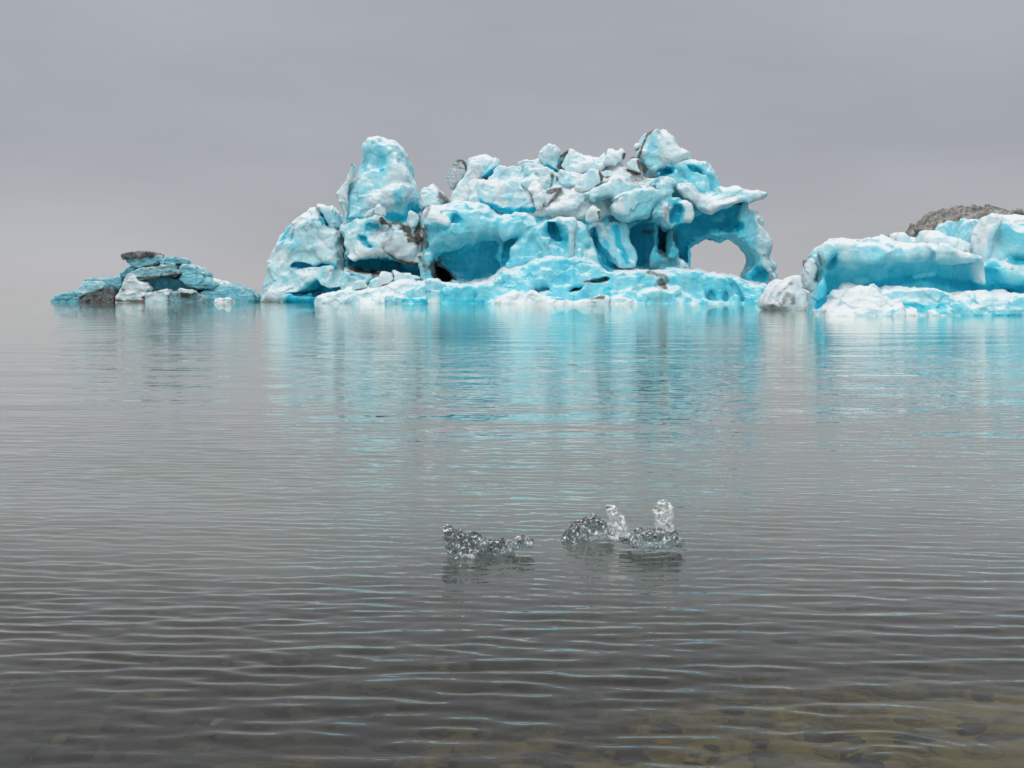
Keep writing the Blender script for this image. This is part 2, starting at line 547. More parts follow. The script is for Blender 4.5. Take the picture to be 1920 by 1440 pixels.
# lake bed: dark gravel and ochre algae by the shore, pale glacial silt further out
m, t, b, out = material('lakebed')
geo = nd(t, 'ShaderNodeNewGeometry')
pos = geo.outputs['Position']
silt = nd(t, 'ShaderNodeAttribute', attribute_name='silt').outputs['Fac']
alg = nd(t, 'ShaderNodeAttribute', attribute_name='algae').outputs['Fac']
vo = nd(t, 'ShaderNodeTexVoronoi', i_Scale=11.)
t.links.new(pos, vo.inputs['Vector'])
gr = nd(t, 'ShaderNodeValToRGB')
ramp(gr, [(0, (.010, .008, .007)), (.5, (.028, .022, .016)), (1, (.065, .050, .034))])
t.links.new(vo.outputs['Color'], gr.inputs[0])
am = rng_n(t, math_n(t, 'ADD', alg, math_n(t, 'MULTIPLY', math_n(t, 'SUBTRACT', noise_n(t, pos, 5.0, 6, .75, .8), .5), 3.0)), .4, 1.15, 0, 1)
m1 = nd(t, 'ShaderNodeMixRGB')
m1.inputs[2].default_value = (.175, .125, .028, 1)
t.links.new(am, m1.inputs[0])
t.links.new(gr.outputs[0], m1.inputs[1])
m2 = nd(t, 'ShaderNodeMixRGB')
m2.inputs[2].default_value = (.33, .342, .322, 1)
t.links.new(math_n(t, 'ADD', silt, math_n(t, 'MULTIPLY', math_n(t, 'SUBTRACT', noise_n(t, pos, .8, 3, .6), .5), .25), True), m2.inputs[0])
t.links.new(m1.outputs[0], m2.inputs[1])
t.links.new(m2.outputs[0], b.inputs['Base Color'])
b.inputs['Roughness'].default_value = .9
for nm, col in (('stone_grey', (.022, .021, .019)), ('stone_brown', (.042, .033, .025)), ('stone_pale', (.13, .115, .095)), ('stone_ochre', (.085, .064, .022))):
    m, t, b, out = material(nm)
    geo = nd(t, 'ShaderNodeNewGeometry')
    n = noise_n(t, geo.outputs['Position'], 14., 4, .6)
    mx = nd(t, 'ShaderNodeMixRGB')
    mx.inputs[1].default_value = tuple(c * .65 for c in col) + (1,)
    mx.inputs[2].default_value = tuple(c * 1.35 for c in col) + (1,)
    t.links.new(n, mx.inputs[0])
    t.links.new(mx.outputs[0], b.inputs['Base Color'])
    b.inputs['Roughness'].default_value = .85

# ------------------------------------------------------------------ lake bed
def bed_z(x, y):
    z = np.interp(y, [-600, -200, -60, -30, 0, 2.6, 4.2, 6, 9, 14, 30, 80], [14, 9, 5, 2.2, .35, -.05, -.28, -.55, -1.1, -2.0, -5, -9])
    sh = np.exp(-((y - 4.0) / 2.2) ** 2)
    return z + sh * (.05 * np.clip(x, -3, 3) * .5)
ys = np.concatenate([np.linspace(-600, -32, 12), np.linspace(-30, 2, 20), np.linspace(2.2, 12, 160), np.geomspace(12.3, 6000, 60)])
us = np.linspace(-1, 1, 160)
YY, UU = np.meshgrid(ys, us, indexing='ij')
XX = UU * (6 + np.maximum(YY, 0) * .75 + np.maximum(-YY, 0) * 1.2)
P = np.stack([XX.ravel(), YY.ravel(), np.zeros(XX.size)], 1)
P[:, 2] = bed_z(P[:, 0], P[:, 1]) + .05 * fbm(P / .6, 3, 4) * (P[:, 1] < 30) + .04 * (.5 - np.minimum(worley(P / .22, 3), 1)) * (P[:, 1] < 14)
silt = sstep(5.6, 12.5, P[:, 1] + .9 * fbm(P / 1.5, 3, 8))
algae = np.clip(1.12 - .75 * (P[:, 1] - 4.15) + .38 * np.clip(P[:, 0], -2.2, 1.6) + .2 * fbm(P / .7, 2, 12), 0, 1) * .95
def grid_quads(a, b):
    i = np.arange(a - 1)[:, None] * b + np.arange(b - 1)[None, :]
    return np.stack([i, i + 1, i + b + 1, i + b], -1).reshape(-1, 4)
me = mesh_np('lakebed', P, grid_quads(len(ys), len(us)), attrs={'silt': silt, 'algae': algae})
me.materials.append(MATS['lakebed'])
bed = link(bpy.data.objects.new('lakebed', me))
tag(bed, kind='structure')

# stones lying on the bed
rnd = random.Random(5)
def stone_mesh(seed):
    import bmesh
    bm_ = bmesh.new()
    bmesh.ops.create_icosphere(bm_, subdivisions=2, radius=1)
    V = np.array([v.co for v in bm_.verts])
    d = 1 + .30 * fbm(V * 1.1 + seed * 5.1, 3, seed)
    for v, s in zip(bm_.verts, d):
        v.co = v.co * s
        v.co.z *= .55
    for f_ in bm_.faces:
        f_.smooth = True
    me = bpy.data.meshes.new('stone')
    bm_.to_mesh(me)
    bm_.free()
    return me
smesh = {}
for nm in ('stone_grey', 'stone_brown', 'stone_pale', 'stone_ochre'):
    for k in range(2):
        me = stone_mesh(k + len(nm))
        me.materials.append(MATS[nm])
        smesh[nm, k] = me
spots = [(1130, 1222, 0.050, 'stone_pale'), (660, 1336, 0.043, 'stone_pale'), (310, 1340, 0.100, 'stone_brown'), (405, 1350, 0.045, 'stone_pale'),
         (80, 1272, 0.037, 'stone_ochre'), (285, 1233, 0.025, 'stone_pale'), (1770, 1380, 0.060, 'stone_pale'), (1870, 1390, 0.060, 'stone_brown'),
         (1440, 1420, 0.075, 'stone_grey'), (1730, 1310, 0.060, 'stone_grey'), (1690, 1248, 0.030, 'stone_ochre'), (770, 1320, 0.035, 'stone_ochre')]
for i in range(150):
    y = 1440 - 330 * rnd.random() ** 1.3
    spots.append((rnd.uniform(-60, 1980), y, rnd.choice([.02, .03, .04, .05, .07]) * rnd.uniform(.7, 1.3),
                  rnd.choice(['stone_grey'] * 4 + ['stone_brown'] * 3 + ['stone_ochre'] * (3 if y > 1340 else 1))))
for px, py, s, nm in spots:
    Y = EYE * F / (py - HZ)
    X = (px - 960) / F * Y
    dy = .35 + .25 * (Y - 4)                                        # the sight line goes on under the water
    Yb, Xb = Y + dy * .75, X * (1 + dy * .6 / Y)
    o = bpy.data.objects.new('stone', smesh[nm, rnd.randrange(2)])
    zb = float(bed_z(np.array([Xb]), np.array([Yb]))[0])
    o.location = (Xb, Yb, zb + s * .18)
    o.scale = (s * rnd.uniform(.9, 1.5), s * rnd.uniform(.8, 1.2), s * rnd.uniform(.6, 1))
    o.rotation_euler = (rnd.uniform(-.2, .2), rnd.uniform(-.2, .2), rnd.uniform(0, 6.28))
    link(o, bed)

# ------------------------------------------------------------------ water
rows = np.concatenate([np.linspace(-2, 3.6, 40), EYE * F / np.arange(1040., 540., -.62)[:-1].clip(1) ])
rows = np.concatenate([np.linspace(1.5, 3.9, 60), EYE * F / np.linspace(960, 2.2, 1700), np.array([2200, 3500, 6000.])])
us = np.linspace(-1, 1, 380)
YY, UU = np.meshgrid(rows, us, indexing='ij')
XX = UU * (2.2 + YY * .47)
x, y = XX.ravel(), YY.ravel()
dY = np.maximum(y * y / (EYE * F) * .75, .02)
rs = np.random.RandomState(3)
z = np.zeros_like(x)
near = np.interp(y, [0, 4.2, 5.4, 8, 14, 24, 45], [.5, .6, 1.0, .9, .75, .45, .15])
for px, Y0 in ((895, 7.7), (1120, 8.0), (1230, 7.8)):           # the floating pieces still the water round them
    near = near * (1 - .5 * np.exp(-(((x - (px - 960) / F * Y0) / .5) ** 2 + ((y - Y0 + .5) / .9) ** 2)))
near = near * (.62 + .55 * sstep(-.5, .5, fbm(np.stack([x / 3.1, y / 2.3, 0 * x], 1), 2, 77)))      # calmer and livelier patches
NW = 110
for i in range(NW):
    lam = .036 * (.38 / .036) ** (rs.rand() ** 1.45)
    th = rs.normal(0, .23) + .04
    k = 2 * math.pi / lam
    slope = .14 * math.sqrt(2.0 / NW) * (1.15 if lam < .25 else .65)
    wob = 1 + .35 * np.sin(x * rs.uniform(.3, 1.1) + y * rs.uniform(.1, .6) + rs.rand() * 6.28)
    fade = np.clip((lam / dY - 3) / 3, 0, 1)
    z += slope / k * wob * fade * near * np.sin(k * (x * math.sin(th) + y * math.cos(th)) + rs.rand() * 6.28 + 1.2 * np.sin(x * .5 + i))
for i in range(14):                                  # long low swell from the open lagoon
    lam = rs.uniform(1.2, 4.5)
    th = rs.normal(0, .12)
    k = 2 * math.pi / lam
    fade = np.clip((lam / dY - 2.5) / 3, 0, 1)
    z += .0065 * math.sqrt(2 / 14) / k * fade * np.sin(k * (x * math.sin(th) + y * math.cos(th)) + rs.rand() * 6.28 + 1.5 * np.sin(x * rs.uniform(.08, .3) + i) + .8 * np.sin(y * .13 + i))
def ring(px, py, lam, a, R):
    global z
    Y0 = EYE * F / (py - HZ)
    X0 = (px - 960) / F * Y0
    r = np.hypot(x - X0, y - Y0)
    z += a * np.sin(2 * math.pi * r / lam) * np.exp(-(r / R) ** 2) * np.clip((lam / dY - 2) / 2, 0, 1)
ring(1680, 1432, .075, .0022, .50)
ring(880, 1038, .11, .0013, .75)
ring(1180, 1022, .12, .0016, 1.1)
far = np.interp(y, [0, 6, 14, 24, 45, 90, 400], [0, 0, .9, .8, .24, .10, .08])
me = mesh_np('lake_water', np.stack([x, y, z], 1), grid_quads(len(rows), len(us)), attrs={'far': far})
me.flip_normals()
me.update()
nz = np.zeros(3 * len(me.polygons), np.float32)
me.polygons.foreach_get('normal', nz)
if nz[2::3].mean() < 0:
    me.flip_normals()
me.materials.append(MATS['water'])
water = link(bpy.data.objects.new('lake_water', me))
tag(water, kind='structure')
nzb = np.zeros(3 * len(bed.data.polygons), np.float32)
bed.data.polygons.foreach_get('normal', nzb)
if nzb[2::3].mean() < 0:
    bed.data.flip_normals()
# ------------------------------------------------------------------ the big iceberg
big = empty('iceberg', (2.0, 142.0, 0))
tag(big, 'huge turquoise and white iceberg with caves, a tall fin and an arch', 'iceberg', 'icebergs on the lagoon')

ice_part('left_lobe', big, [
    A('a', '55,1345 75,1200 110,1060 150,960 200,860 240,770 300,710 380,670 450,640 490,640 545,755 640,765 665,900 682,1000 700,1100 790,1200 800,1345', 149, 13, r=2.2, ice=.16, lz=.22, lx=-.18),
    A('a', '500,650 530,618 600,648 650,690 690,750 640,790 560,770', 150.5, 6, r=.6, ice=.18, k=.1),
    A('a', '640,775 720,740 830,710 910,685 980,690 1060,725 1150,740 1200,760 1250,720 1310,790 1330,900 1320,1180 900,1200 690,1180 680,900', 145.2, 14, r=1.6, ice=.2, lz=.16, k=.3),
    A('a', '840,890 960,900 1010,990 1000,1010 930,1000 870,1030 800,1035 720,1030 690,1000 760,960', 144.2, 4, r=.8, ice=.08, k=.7),
    A('a', '1125,775 1180,870 1240,880 1290,970 1285,1065 1150,1040 1040,1000 1050,900', 143.6, 5, r=.7, ice=.08, dirt=.18, k=.35),
    A('a', '1250,720 1300,700 1330,800 1320,900 1270,960 1230,860', 144.4, 5, r=.3, ice=.1, dirt=.55, k=.2),
    # crack between the two lobes
    CUT('a', '615,770 640,770 668,900 690,1000 670,1060 655,1000 635,880', 144, 4.6, r=.1, ice=.4, dirt=.5, k=.25),
    CUT('a', '490,640 520,690 560,755 535,750 505,700', 146, 6, r=.1, ice=.7, k=.2),
    CUT('a', '225,910 250,850 290,790 275,850 240,930', 144, 6.2, r=.1, ice=.6, k=.3),
    # slots and undercuts
    CUT('a', '300,1070 330,1046 415,1042 450,1050 500,1036 560,1036 590,1050 560,1056 500,1052 440,1060 350,1072 310,1080', 142, 7.9, r=.2, ice=.85, k=.3),
    CUT('a', '575,1055 640,1045 700,1050 700,1080 620,1080', 142, 6.6, r=.2, ice=.85, k=.3),
    CUT('a', '690,1015 800,1022 900,1012 1040,1030 1090,1062 1200,1088 1285,1080 1310,1130 1310,1200 1200,1200 1000,1180 850,1150 740,1110 680,1075', 141, 9.5, r=1.0, ice=1.0, k=.25),
    CUT('a', '170,1360 200,1240 330,1205 430,1152 500,1142 560,1182 700,1165 800,1215 820,1380', 141, 10.4, r=1.5, ice=.88, k=.3, taper=.12, deep=0),
    CUT('a', '860,760 940,755 955,790 900,810 865,790', 142.0, 4.3, r=.4, ice=.6, k=.6),
    CUT('a', '825,840 870,850 890,900 960,940 920,965 860,920 830,880', 142, 4.0, r=.4, ice=.65, k=.6),
    # lower ledge in front of the undercut
    A('a', '655,1140 690,1092 760,1105 860,1125 960,1140 1000,1140 900,1180 880,1220 780,1250 700,1270 670,1200', 145, 4, r=.5, ice=.28, k=.2, lz=.3),
], h=.105, scal=(.34, 3.0), fine=(.09, .9), rough=.16, seed=3, stretch=.7,
    dirt=[('a', '995,735 1050,760 1120,755 1165,790 1200,870 1245,870', 9, 1.0), ('a', '1010,790 1035,860 1020,920', 12, .45), ('a', '1075,800 1035,880', 6, .5), ('a', '1290,700 1255,760 1240,850', 6, .9),
          ('a', '640,775 660,900 680,1000', 5, .6), ('a', '100,1100 140,1180 160,1320', 16, .3), ('a', '75,1210 120,1330', 10, .35), ('a', '1030,980 1100,1040 1270,1065', 4, .7),
          ('a', '500,640 540,755', 5, .45), ('a', '560,760 680,750', 4, .5), ('a', '330,1190 200,1230', 7, .2), ('a', '740,1095 1000,1140 1290,1180', 5, .85)],
    blue=[('a', '230,900 290,780', 5, .55), ('a', '320,940 340,900', 8, .4), ('a', '520,700 545,750', 4, .8), ('a', '300,1330 740,1330', 14, .95)])

ice_part('ice_fin', big, [
    A('a', '705,740 715,650 705,570 720,500 760,440 800,350 820,250 830,170 880,125 960,110 1010,110 1070,135 1130,200 1165,270 1178,340 1195,400 1235,490 1265,560 1290,760 1180,790 930,790 710,790', 147.5, 7.5, r=2.4, ice=.27, lz=.24, lx=.12),
    A('a', '860,600 900,540 960,500 1010,450 1070,420 1130,440 1170,500 1160,560 1100,620 960,640', 146.0, 4, r=1.1, ice=.14, k=.7, lz=.24),
    A('a', '980,430 1040,330 1075,272 1105,310 1180,400 1120,430', 147.6, 4, r=.8, ice=.14, k=.5, lz=.2),
    CUT('a', '1160,640 1230,600 1275,660 1280,720 1170,720', 144, 3.9, r=.3, ice=.95, k=.8),
    CUT('a', '860,180 920,170 1000,220 1030,290 960,350 880,330', 143, 5.9, r=1.2, ice=.4, k=1.2),
], h=.1, scal=(.30, 2.8), fine=(.06, .8), rough=.14, seed=11, stretch=.6,
    dirt=[('a', '710,680 705,570 730,490', 4, .45), ('a', '760,500 830,470', 3, .25)],
    blue=[('a', '1020,700 1150,715 1260,640', 9, .9), ('a', '990,350 975,355', 4, .95), ('a', '740,720 840,712', 3, .8), ('a', '1090,520 1120,600', 10, .4)])
ice_part('ice_flake', big, [
    A('a', '715,745 695,690 660,610 635,540 640,520 680,460 712,425 735,355 750,308 777,330 745,395 722,470 708,560 728,660', 146.6, 2.6, r=.28, ice=.12, dirt=.22, lz=.1)],
    h=.07, scal=(.08, 1.2), fine=(.03, .5), rough=.05, seed=14, dirt=[('a', '752,312 775,330', 4, .95), ('a', '745,375 715,470', 3, .5), ('a', '700,560 725,660', 4, .4)])
for i, s in enumerate(['835,712 870,665 922,630 918,690', '915,690 930,640 950,610 985,640 1000,700', '1172,745 1178,680 1192,648 1262,695 1240,775 1200,790']):
    ice_part('ice_shard', big, [A('a', s, 143.6 + .2 * i, 1.6, r=.2, ice=.1)], h=.07, scal=(.05, 1), fine=(0, 1), rough=.04, seed=40 + i)

# --- central mass with its caves, the arch and the horn
ice_part('central_mass', big, [
    A('b', '40,800 60,690 95,625 210,640 270,605 450,590 600,660 700,690 850,690 900,650 1000,615 1180,540 1440,440 1500,440 1500,1345 150,1345 60,1150 20,980', 140.5, 15, r=1.2, ice=.5, lz=.28),
    A('c', '0,500 200,430 420,440 540,415 640,480 720,480 850,570 935,555 1000,640 1150,625 1170,820 1060,870 920,892 830,870 715,945 715,1140 600,1160 0,1180', 141.5, 8.5, r=.9, ice=.5, lz=.1, k=.4),
    # brow over the big cave
    A('b', '35,772 60,690 90,618 140,640 210,628 300,600 450,592 560,640 640,685 760,700 860,690 920,740 860,830 740,900 660,880 600,850 520,858 400,885 260,920 170,930 100,955 75,830', 138.2, 6, r=1.1, ice=.42, k=.6, lz=.3),
    A('b', '35,772 85,620 130,630 190,720 260,760 200,800 80,800', 137.6, 4, r=.8, ice=.12, k=.5, lz=.3),
    # dirty pillar left of the cave
    A('b', '-10,990 70,960 110,1000 160,1060 210,1130 190,1220 40,1220 10,1100', 139.2, 5, r=.7, ice=.3, dirt=.3, k=.3),
    # buttresses
    A('b', '690,1130 720,960 800,880 870,790 900,750 905,900 925,1010 880,1060', 137.6, 5, r=.8, ice=.42, k=.6, lz=.22),
    A('b', '895,780 960,730 1090,720 1200,740 1320,755 1340,900 1370,1000 1440,1130 1440,1240 900,1240 920,1000', 137.2, 6, r=1.0, ice=.38, k=.5, lz=.25),
    A('b', '1090,735 1130,725 1190,740 1200,900 1180,1000 1130,980 1120,880', 136.6, 3, r=.6, ice=.2, k=.8, lz=.2),
    A('c', '0,745 100,735 130,790 180,900 240,1000 300,1060 250,1080 160,1080 110,1000 60,940 20,850', 138.2, 4, r=.6, ice=.3, k=.4, lz=.15),
    A('c', '130,770 270,770 275,870 300,960 312,1010 280,1075 220,1020 170,900', 138.8, 4, r=.5, ice=.42, k=.3, lz=.1),
    # roof mass right
    A('c', '0,520 120,470 230,430 330,440 420,470 500,500 480,520 350,525 240,555 160,600 100,580 0,610', 138.0, 6, r=.8, ice=.22, dirt=.05, k=.5, lz=.45),
    # caves
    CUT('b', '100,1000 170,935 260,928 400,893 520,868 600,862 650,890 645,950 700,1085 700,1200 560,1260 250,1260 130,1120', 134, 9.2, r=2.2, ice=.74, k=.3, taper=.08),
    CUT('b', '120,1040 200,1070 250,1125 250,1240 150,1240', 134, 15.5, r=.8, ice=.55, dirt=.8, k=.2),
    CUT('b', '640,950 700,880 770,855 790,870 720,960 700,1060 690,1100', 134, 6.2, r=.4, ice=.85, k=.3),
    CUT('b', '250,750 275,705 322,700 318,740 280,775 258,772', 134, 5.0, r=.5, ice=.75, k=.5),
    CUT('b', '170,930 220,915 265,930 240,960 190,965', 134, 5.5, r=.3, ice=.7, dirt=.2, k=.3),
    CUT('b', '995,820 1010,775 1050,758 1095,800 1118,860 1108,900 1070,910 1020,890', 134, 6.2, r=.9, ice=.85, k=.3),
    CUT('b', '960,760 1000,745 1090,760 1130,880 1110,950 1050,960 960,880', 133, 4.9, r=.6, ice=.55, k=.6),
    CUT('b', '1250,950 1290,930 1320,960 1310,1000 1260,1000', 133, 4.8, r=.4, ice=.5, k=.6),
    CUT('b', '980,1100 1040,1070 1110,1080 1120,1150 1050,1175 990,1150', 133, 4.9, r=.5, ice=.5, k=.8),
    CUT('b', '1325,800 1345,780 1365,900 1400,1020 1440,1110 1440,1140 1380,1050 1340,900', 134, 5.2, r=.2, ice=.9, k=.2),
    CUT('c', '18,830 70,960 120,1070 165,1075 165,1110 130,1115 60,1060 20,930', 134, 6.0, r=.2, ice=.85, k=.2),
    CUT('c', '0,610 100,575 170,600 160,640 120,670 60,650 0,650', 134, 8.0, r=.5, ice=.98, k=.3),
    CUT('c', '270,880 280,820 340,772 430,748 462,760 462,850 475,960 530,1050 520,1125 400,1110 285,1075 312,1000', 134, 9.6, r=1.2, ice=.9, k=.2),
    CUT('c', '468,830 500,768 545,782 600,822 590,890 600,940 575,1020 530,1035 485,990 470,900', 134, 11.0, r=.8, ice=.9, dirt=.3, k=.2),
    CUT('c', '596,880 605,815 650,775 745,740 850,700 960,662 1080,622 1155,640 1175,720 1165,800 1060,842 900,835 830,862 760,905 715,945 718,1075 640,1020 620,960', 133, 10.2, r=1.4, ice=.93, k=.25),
    CUT('c', '700,590 760,605 800,640 840,680 760,720 745,680 720,620', 133, 6.8, r=.5, ice=.92, k=.3),
    # partitions left standing in the caves
    A('c', '445,790 470,800 468,920 485,1000 545,1035 600,1030 615,1080 600,1130 440,1130 430,1000', 140.6, 4, r=.35, ice=.55, dirt=.06, k=.4, lx=.1),
    A('c', '560,820 600,815 592,890 605,940 638,962 615,1010 590,1040 545,1030 560,950', 140.3, 3, r=.3, ice=.5, dirt=.12, k=.3),
    A('c', '615,1040 640,1020 690,1070 720,1085 760,1110 620,1130', 140.0, 3, r=.3, ice=.15, k=.2),
    # roof slab that still bridges the recess
    A('c', '640,770 745,742 850,702 960,664 1080,626 1150,650 1172,760 1168,830 1060,848 900,842 830,866 765,905 715,945 718,1078 640,1015 610,900', 143.2, 4.6, r=.8, ice=.85, k=.5, lz=-.1),
    A('c', '890,720 960,690 970,740 900,770', 142.9, 2, r=.2, ice=.3, k=.4),
    # opening of the arch
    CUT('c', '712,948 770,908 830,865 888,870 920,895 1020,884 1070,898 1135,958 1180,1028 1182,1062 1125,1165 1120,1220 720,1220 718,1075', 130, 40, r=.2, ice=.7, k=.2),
    # right leg
    A('c', '1085,615 1150,618 1135,652 1185,678 1237,690 1205,730 1215,722 1242,725 1250,820 1300,880 1328,905 1322,950 1288,1010 1325,1045 1358,1082 1330,1105 1370,1160 1355,1240 1300,1260 1180,1240 1125,1165 1192,1065 1188,1015 1146,950 1082,890 1035,874 1110,800', 141.4, 5.5, r=.7, ice=.42, k=.3, lx=.25),
    A('c', '1195,800 1205,728 1240,722 1248,820 1300,885 1328,905 1320,950 1285,1010 1355,1082 1330,1105 1368,1160 1340,1200 1290,1160 1240,1050 1200,930', 140.6, 3, r=.6, ice=.12, k=.5, lx=.2),
    CUT('c', '1110,1165 1165,1075 1230,1090 1270,1130 1260,1200 1180,1210', 138, 4.0, r=.5, ice=.9, k=.4),
], h=.1, scal=(.34, 2.5), fine=(.09, .85), rough=.12, frac=.22, seed=21, stretch=.45,
    dirt=[('b', '20,760 50,800 60,900 40,960', 8, .75), ('b', '130,1060 200,1100 240,1180', 12, .75), ('b', '30,1000 60,1100 50,1170', 12, .35),
          ('b', '1190,740 1190,900 1185,1000 1195,1140', 1.6, .55), ('c', '260,1000 230,870', 2, .2), ('c', '480,1090 540,1060 610,1060', 12, .5), ('c', '380,840 450,830', 5, .6),
          ('c', '60,690 10,740', 6, .3), ('c', '230,510 330,470 430,465 520,445', 9, .42), ('b', '90,640 70,700', 5, .5), ('c', '480,1000 530,960 560,830', 9, .5)],
    blue=[('b', '130,770 230,800 100,800', 8, .5), ('c', '170,800 200,930 260,1050', 7, .8), ('c', '350,760 430,740', 8, .8), ('c', '720,760 900,800 1080,800', 12, .98), ('b', '1420,900 1440,1080', 8, .7)])

# --- heights above
ice_part('summit_peak', big, [
    A('c', '340,300 345,260 370,200 400,140 440,80 465,62 485,92 500,128 518,105 540,88 590,130 640,210 690,245 742,265 700,297 600,335 520,375 480,420 410,400 385,350', 145, 5, r=.7, ice=.22, lz=.3),
    A('c', '470,200 500,128 540,90 600,150 640,215 720,262 650,300 560,320 480,300', 144.3, 4, r=.8, ice=.1, k=.5, lz=.4),
], h=.09, scal=(.2, 2.2), fine=(.05, .7), rough=.1, seed=31, dirt=[('c', '340,290 370,200 405,130 460,68', 3.5, .85), ('c', '350,320 395,380', 5, .9), ('c', '470,75 490,120', 4, .4)],
    blue=[('c', '380,320 400,370', 4, .7), ('c', '430,230 420,330', 12, .3)])
ice_part('shoulder', big, [
    A('c', '470,430 490,390 540,350 620,318 740,285 830,298 890,345 922,440 938,500 935,590 870,600 760,560 690,520 600,480', 143.5, 7, r=1.1, ice=.3, lz=.25),
    CUT('c', '478,405 500,380 560,355 600,365 590,415 540,425 490,435', 139, 7.0, r=.3, ice=.98, k=.3),
    CUT('c', '690,345 730,352 775,370 820,402 845,430 800,415 750,405 715,378', 139, 5.6, r=.2, ice=.8, k=.5),
    CUT('c', '600,350 640,350 670,420 700,470 640,450', 139, 5.6, r=.4, ice=.4, k=.8),
    CUT('c', '860,430 910,440 925,500 900,560 860,530', 139, 5.4, r=.4, ice=.45, k=.8),
], h=.09, scal=(.25, 2.4), fine=(.06, .7), rough=.1, seed=33)
ice_part('ice_horn', big, [
    A('c', '600,505 650,485 712,475 790,528 850,560 935,560 938,500 990,518 1080,512 1130,530 1200,522 1292,545 1225,590 1150,628 1085,618 960,655 850,685 800,650 740,600 680,590', 140.2, 5.5, r=.65, ice=.22, lz=.45),
    A('c', '600,505 712,478 800,560 880,610 960,590 1080,610 960,652 850,684 790,640 720,590 640,545', 139.3, 3, r=.5, ice=.1, dirt=.1, k=.4, lz=.3),
    A('c', '1140,570 1200,545 1280,545 1290,550 1225,592 1150,632', 140.6, 2.5, r=.2, ice=.75, k=.25),
], h=.09, scal=(.22, 2.0), fine=(.06, .7), rough=.08, seed=35, dirt=[('c', '650,500 730,540 820,600 880,640', 6, .3)])
ice_part('ice_drape', big, [
    A('c', '478,505 500,460 545,415 600,440 632,482 600,500 610,540 500,640 470,700 440,720 440,620', 138.6, 4.5, r=.5, ice=.3, lz=.35),
    A('c', '500,640 560,580 640,560 660,610 690,592 730,640 750,700 735,735 690,752 620,775 570,830 545,788 490,745 455,760 440,720', 138.3, 5.0, r=.5, ice=.5, k=.3, lz=.1),
    A('c', '640,600 690,590 735,640 750,700 735,735 680,745 650,700 670,660', 137.8, 2.0, r=.4, ice=.08, k=.3, lz=.1),
    A('c', '500,690 530,640 570,650 570,720 545,788 510,750', 137.7, 2.5, r=.5, ice=.1, dirt=.15, k=.5),
    CUT('c', '560,720 600,640 640,640 660,700 620,760 570,780', 134, 5.2, r=.5, ice=.8, k=.5),
], h=.08, scal=(.2, 1.8), fine=(.05, .6), rough=.08, seed=36, dirt=[('c', '540,660 535,730', 6, .5), ('c', '610,440 632,485', 2.5, .9)])
ice_part('ice_flap', big, [
    A('c', '140,650 180,615 145,598 240,552 340,520 482,512 512,592 470,640 432,720 350,745 260,765 170,700', 137.6, 3.2, r=.5, ice=.3, lz=.1),
    A('c', '140,650 180,615 145,598 215,575 240,720 170,700', 137.3, 2.0, r=.35, ice=.06, k=.2, lz=.1),
], h=.08, scal=(.15, 1.8), fine=(.04, .6), rough=.06, seed=37, stretch=.4)

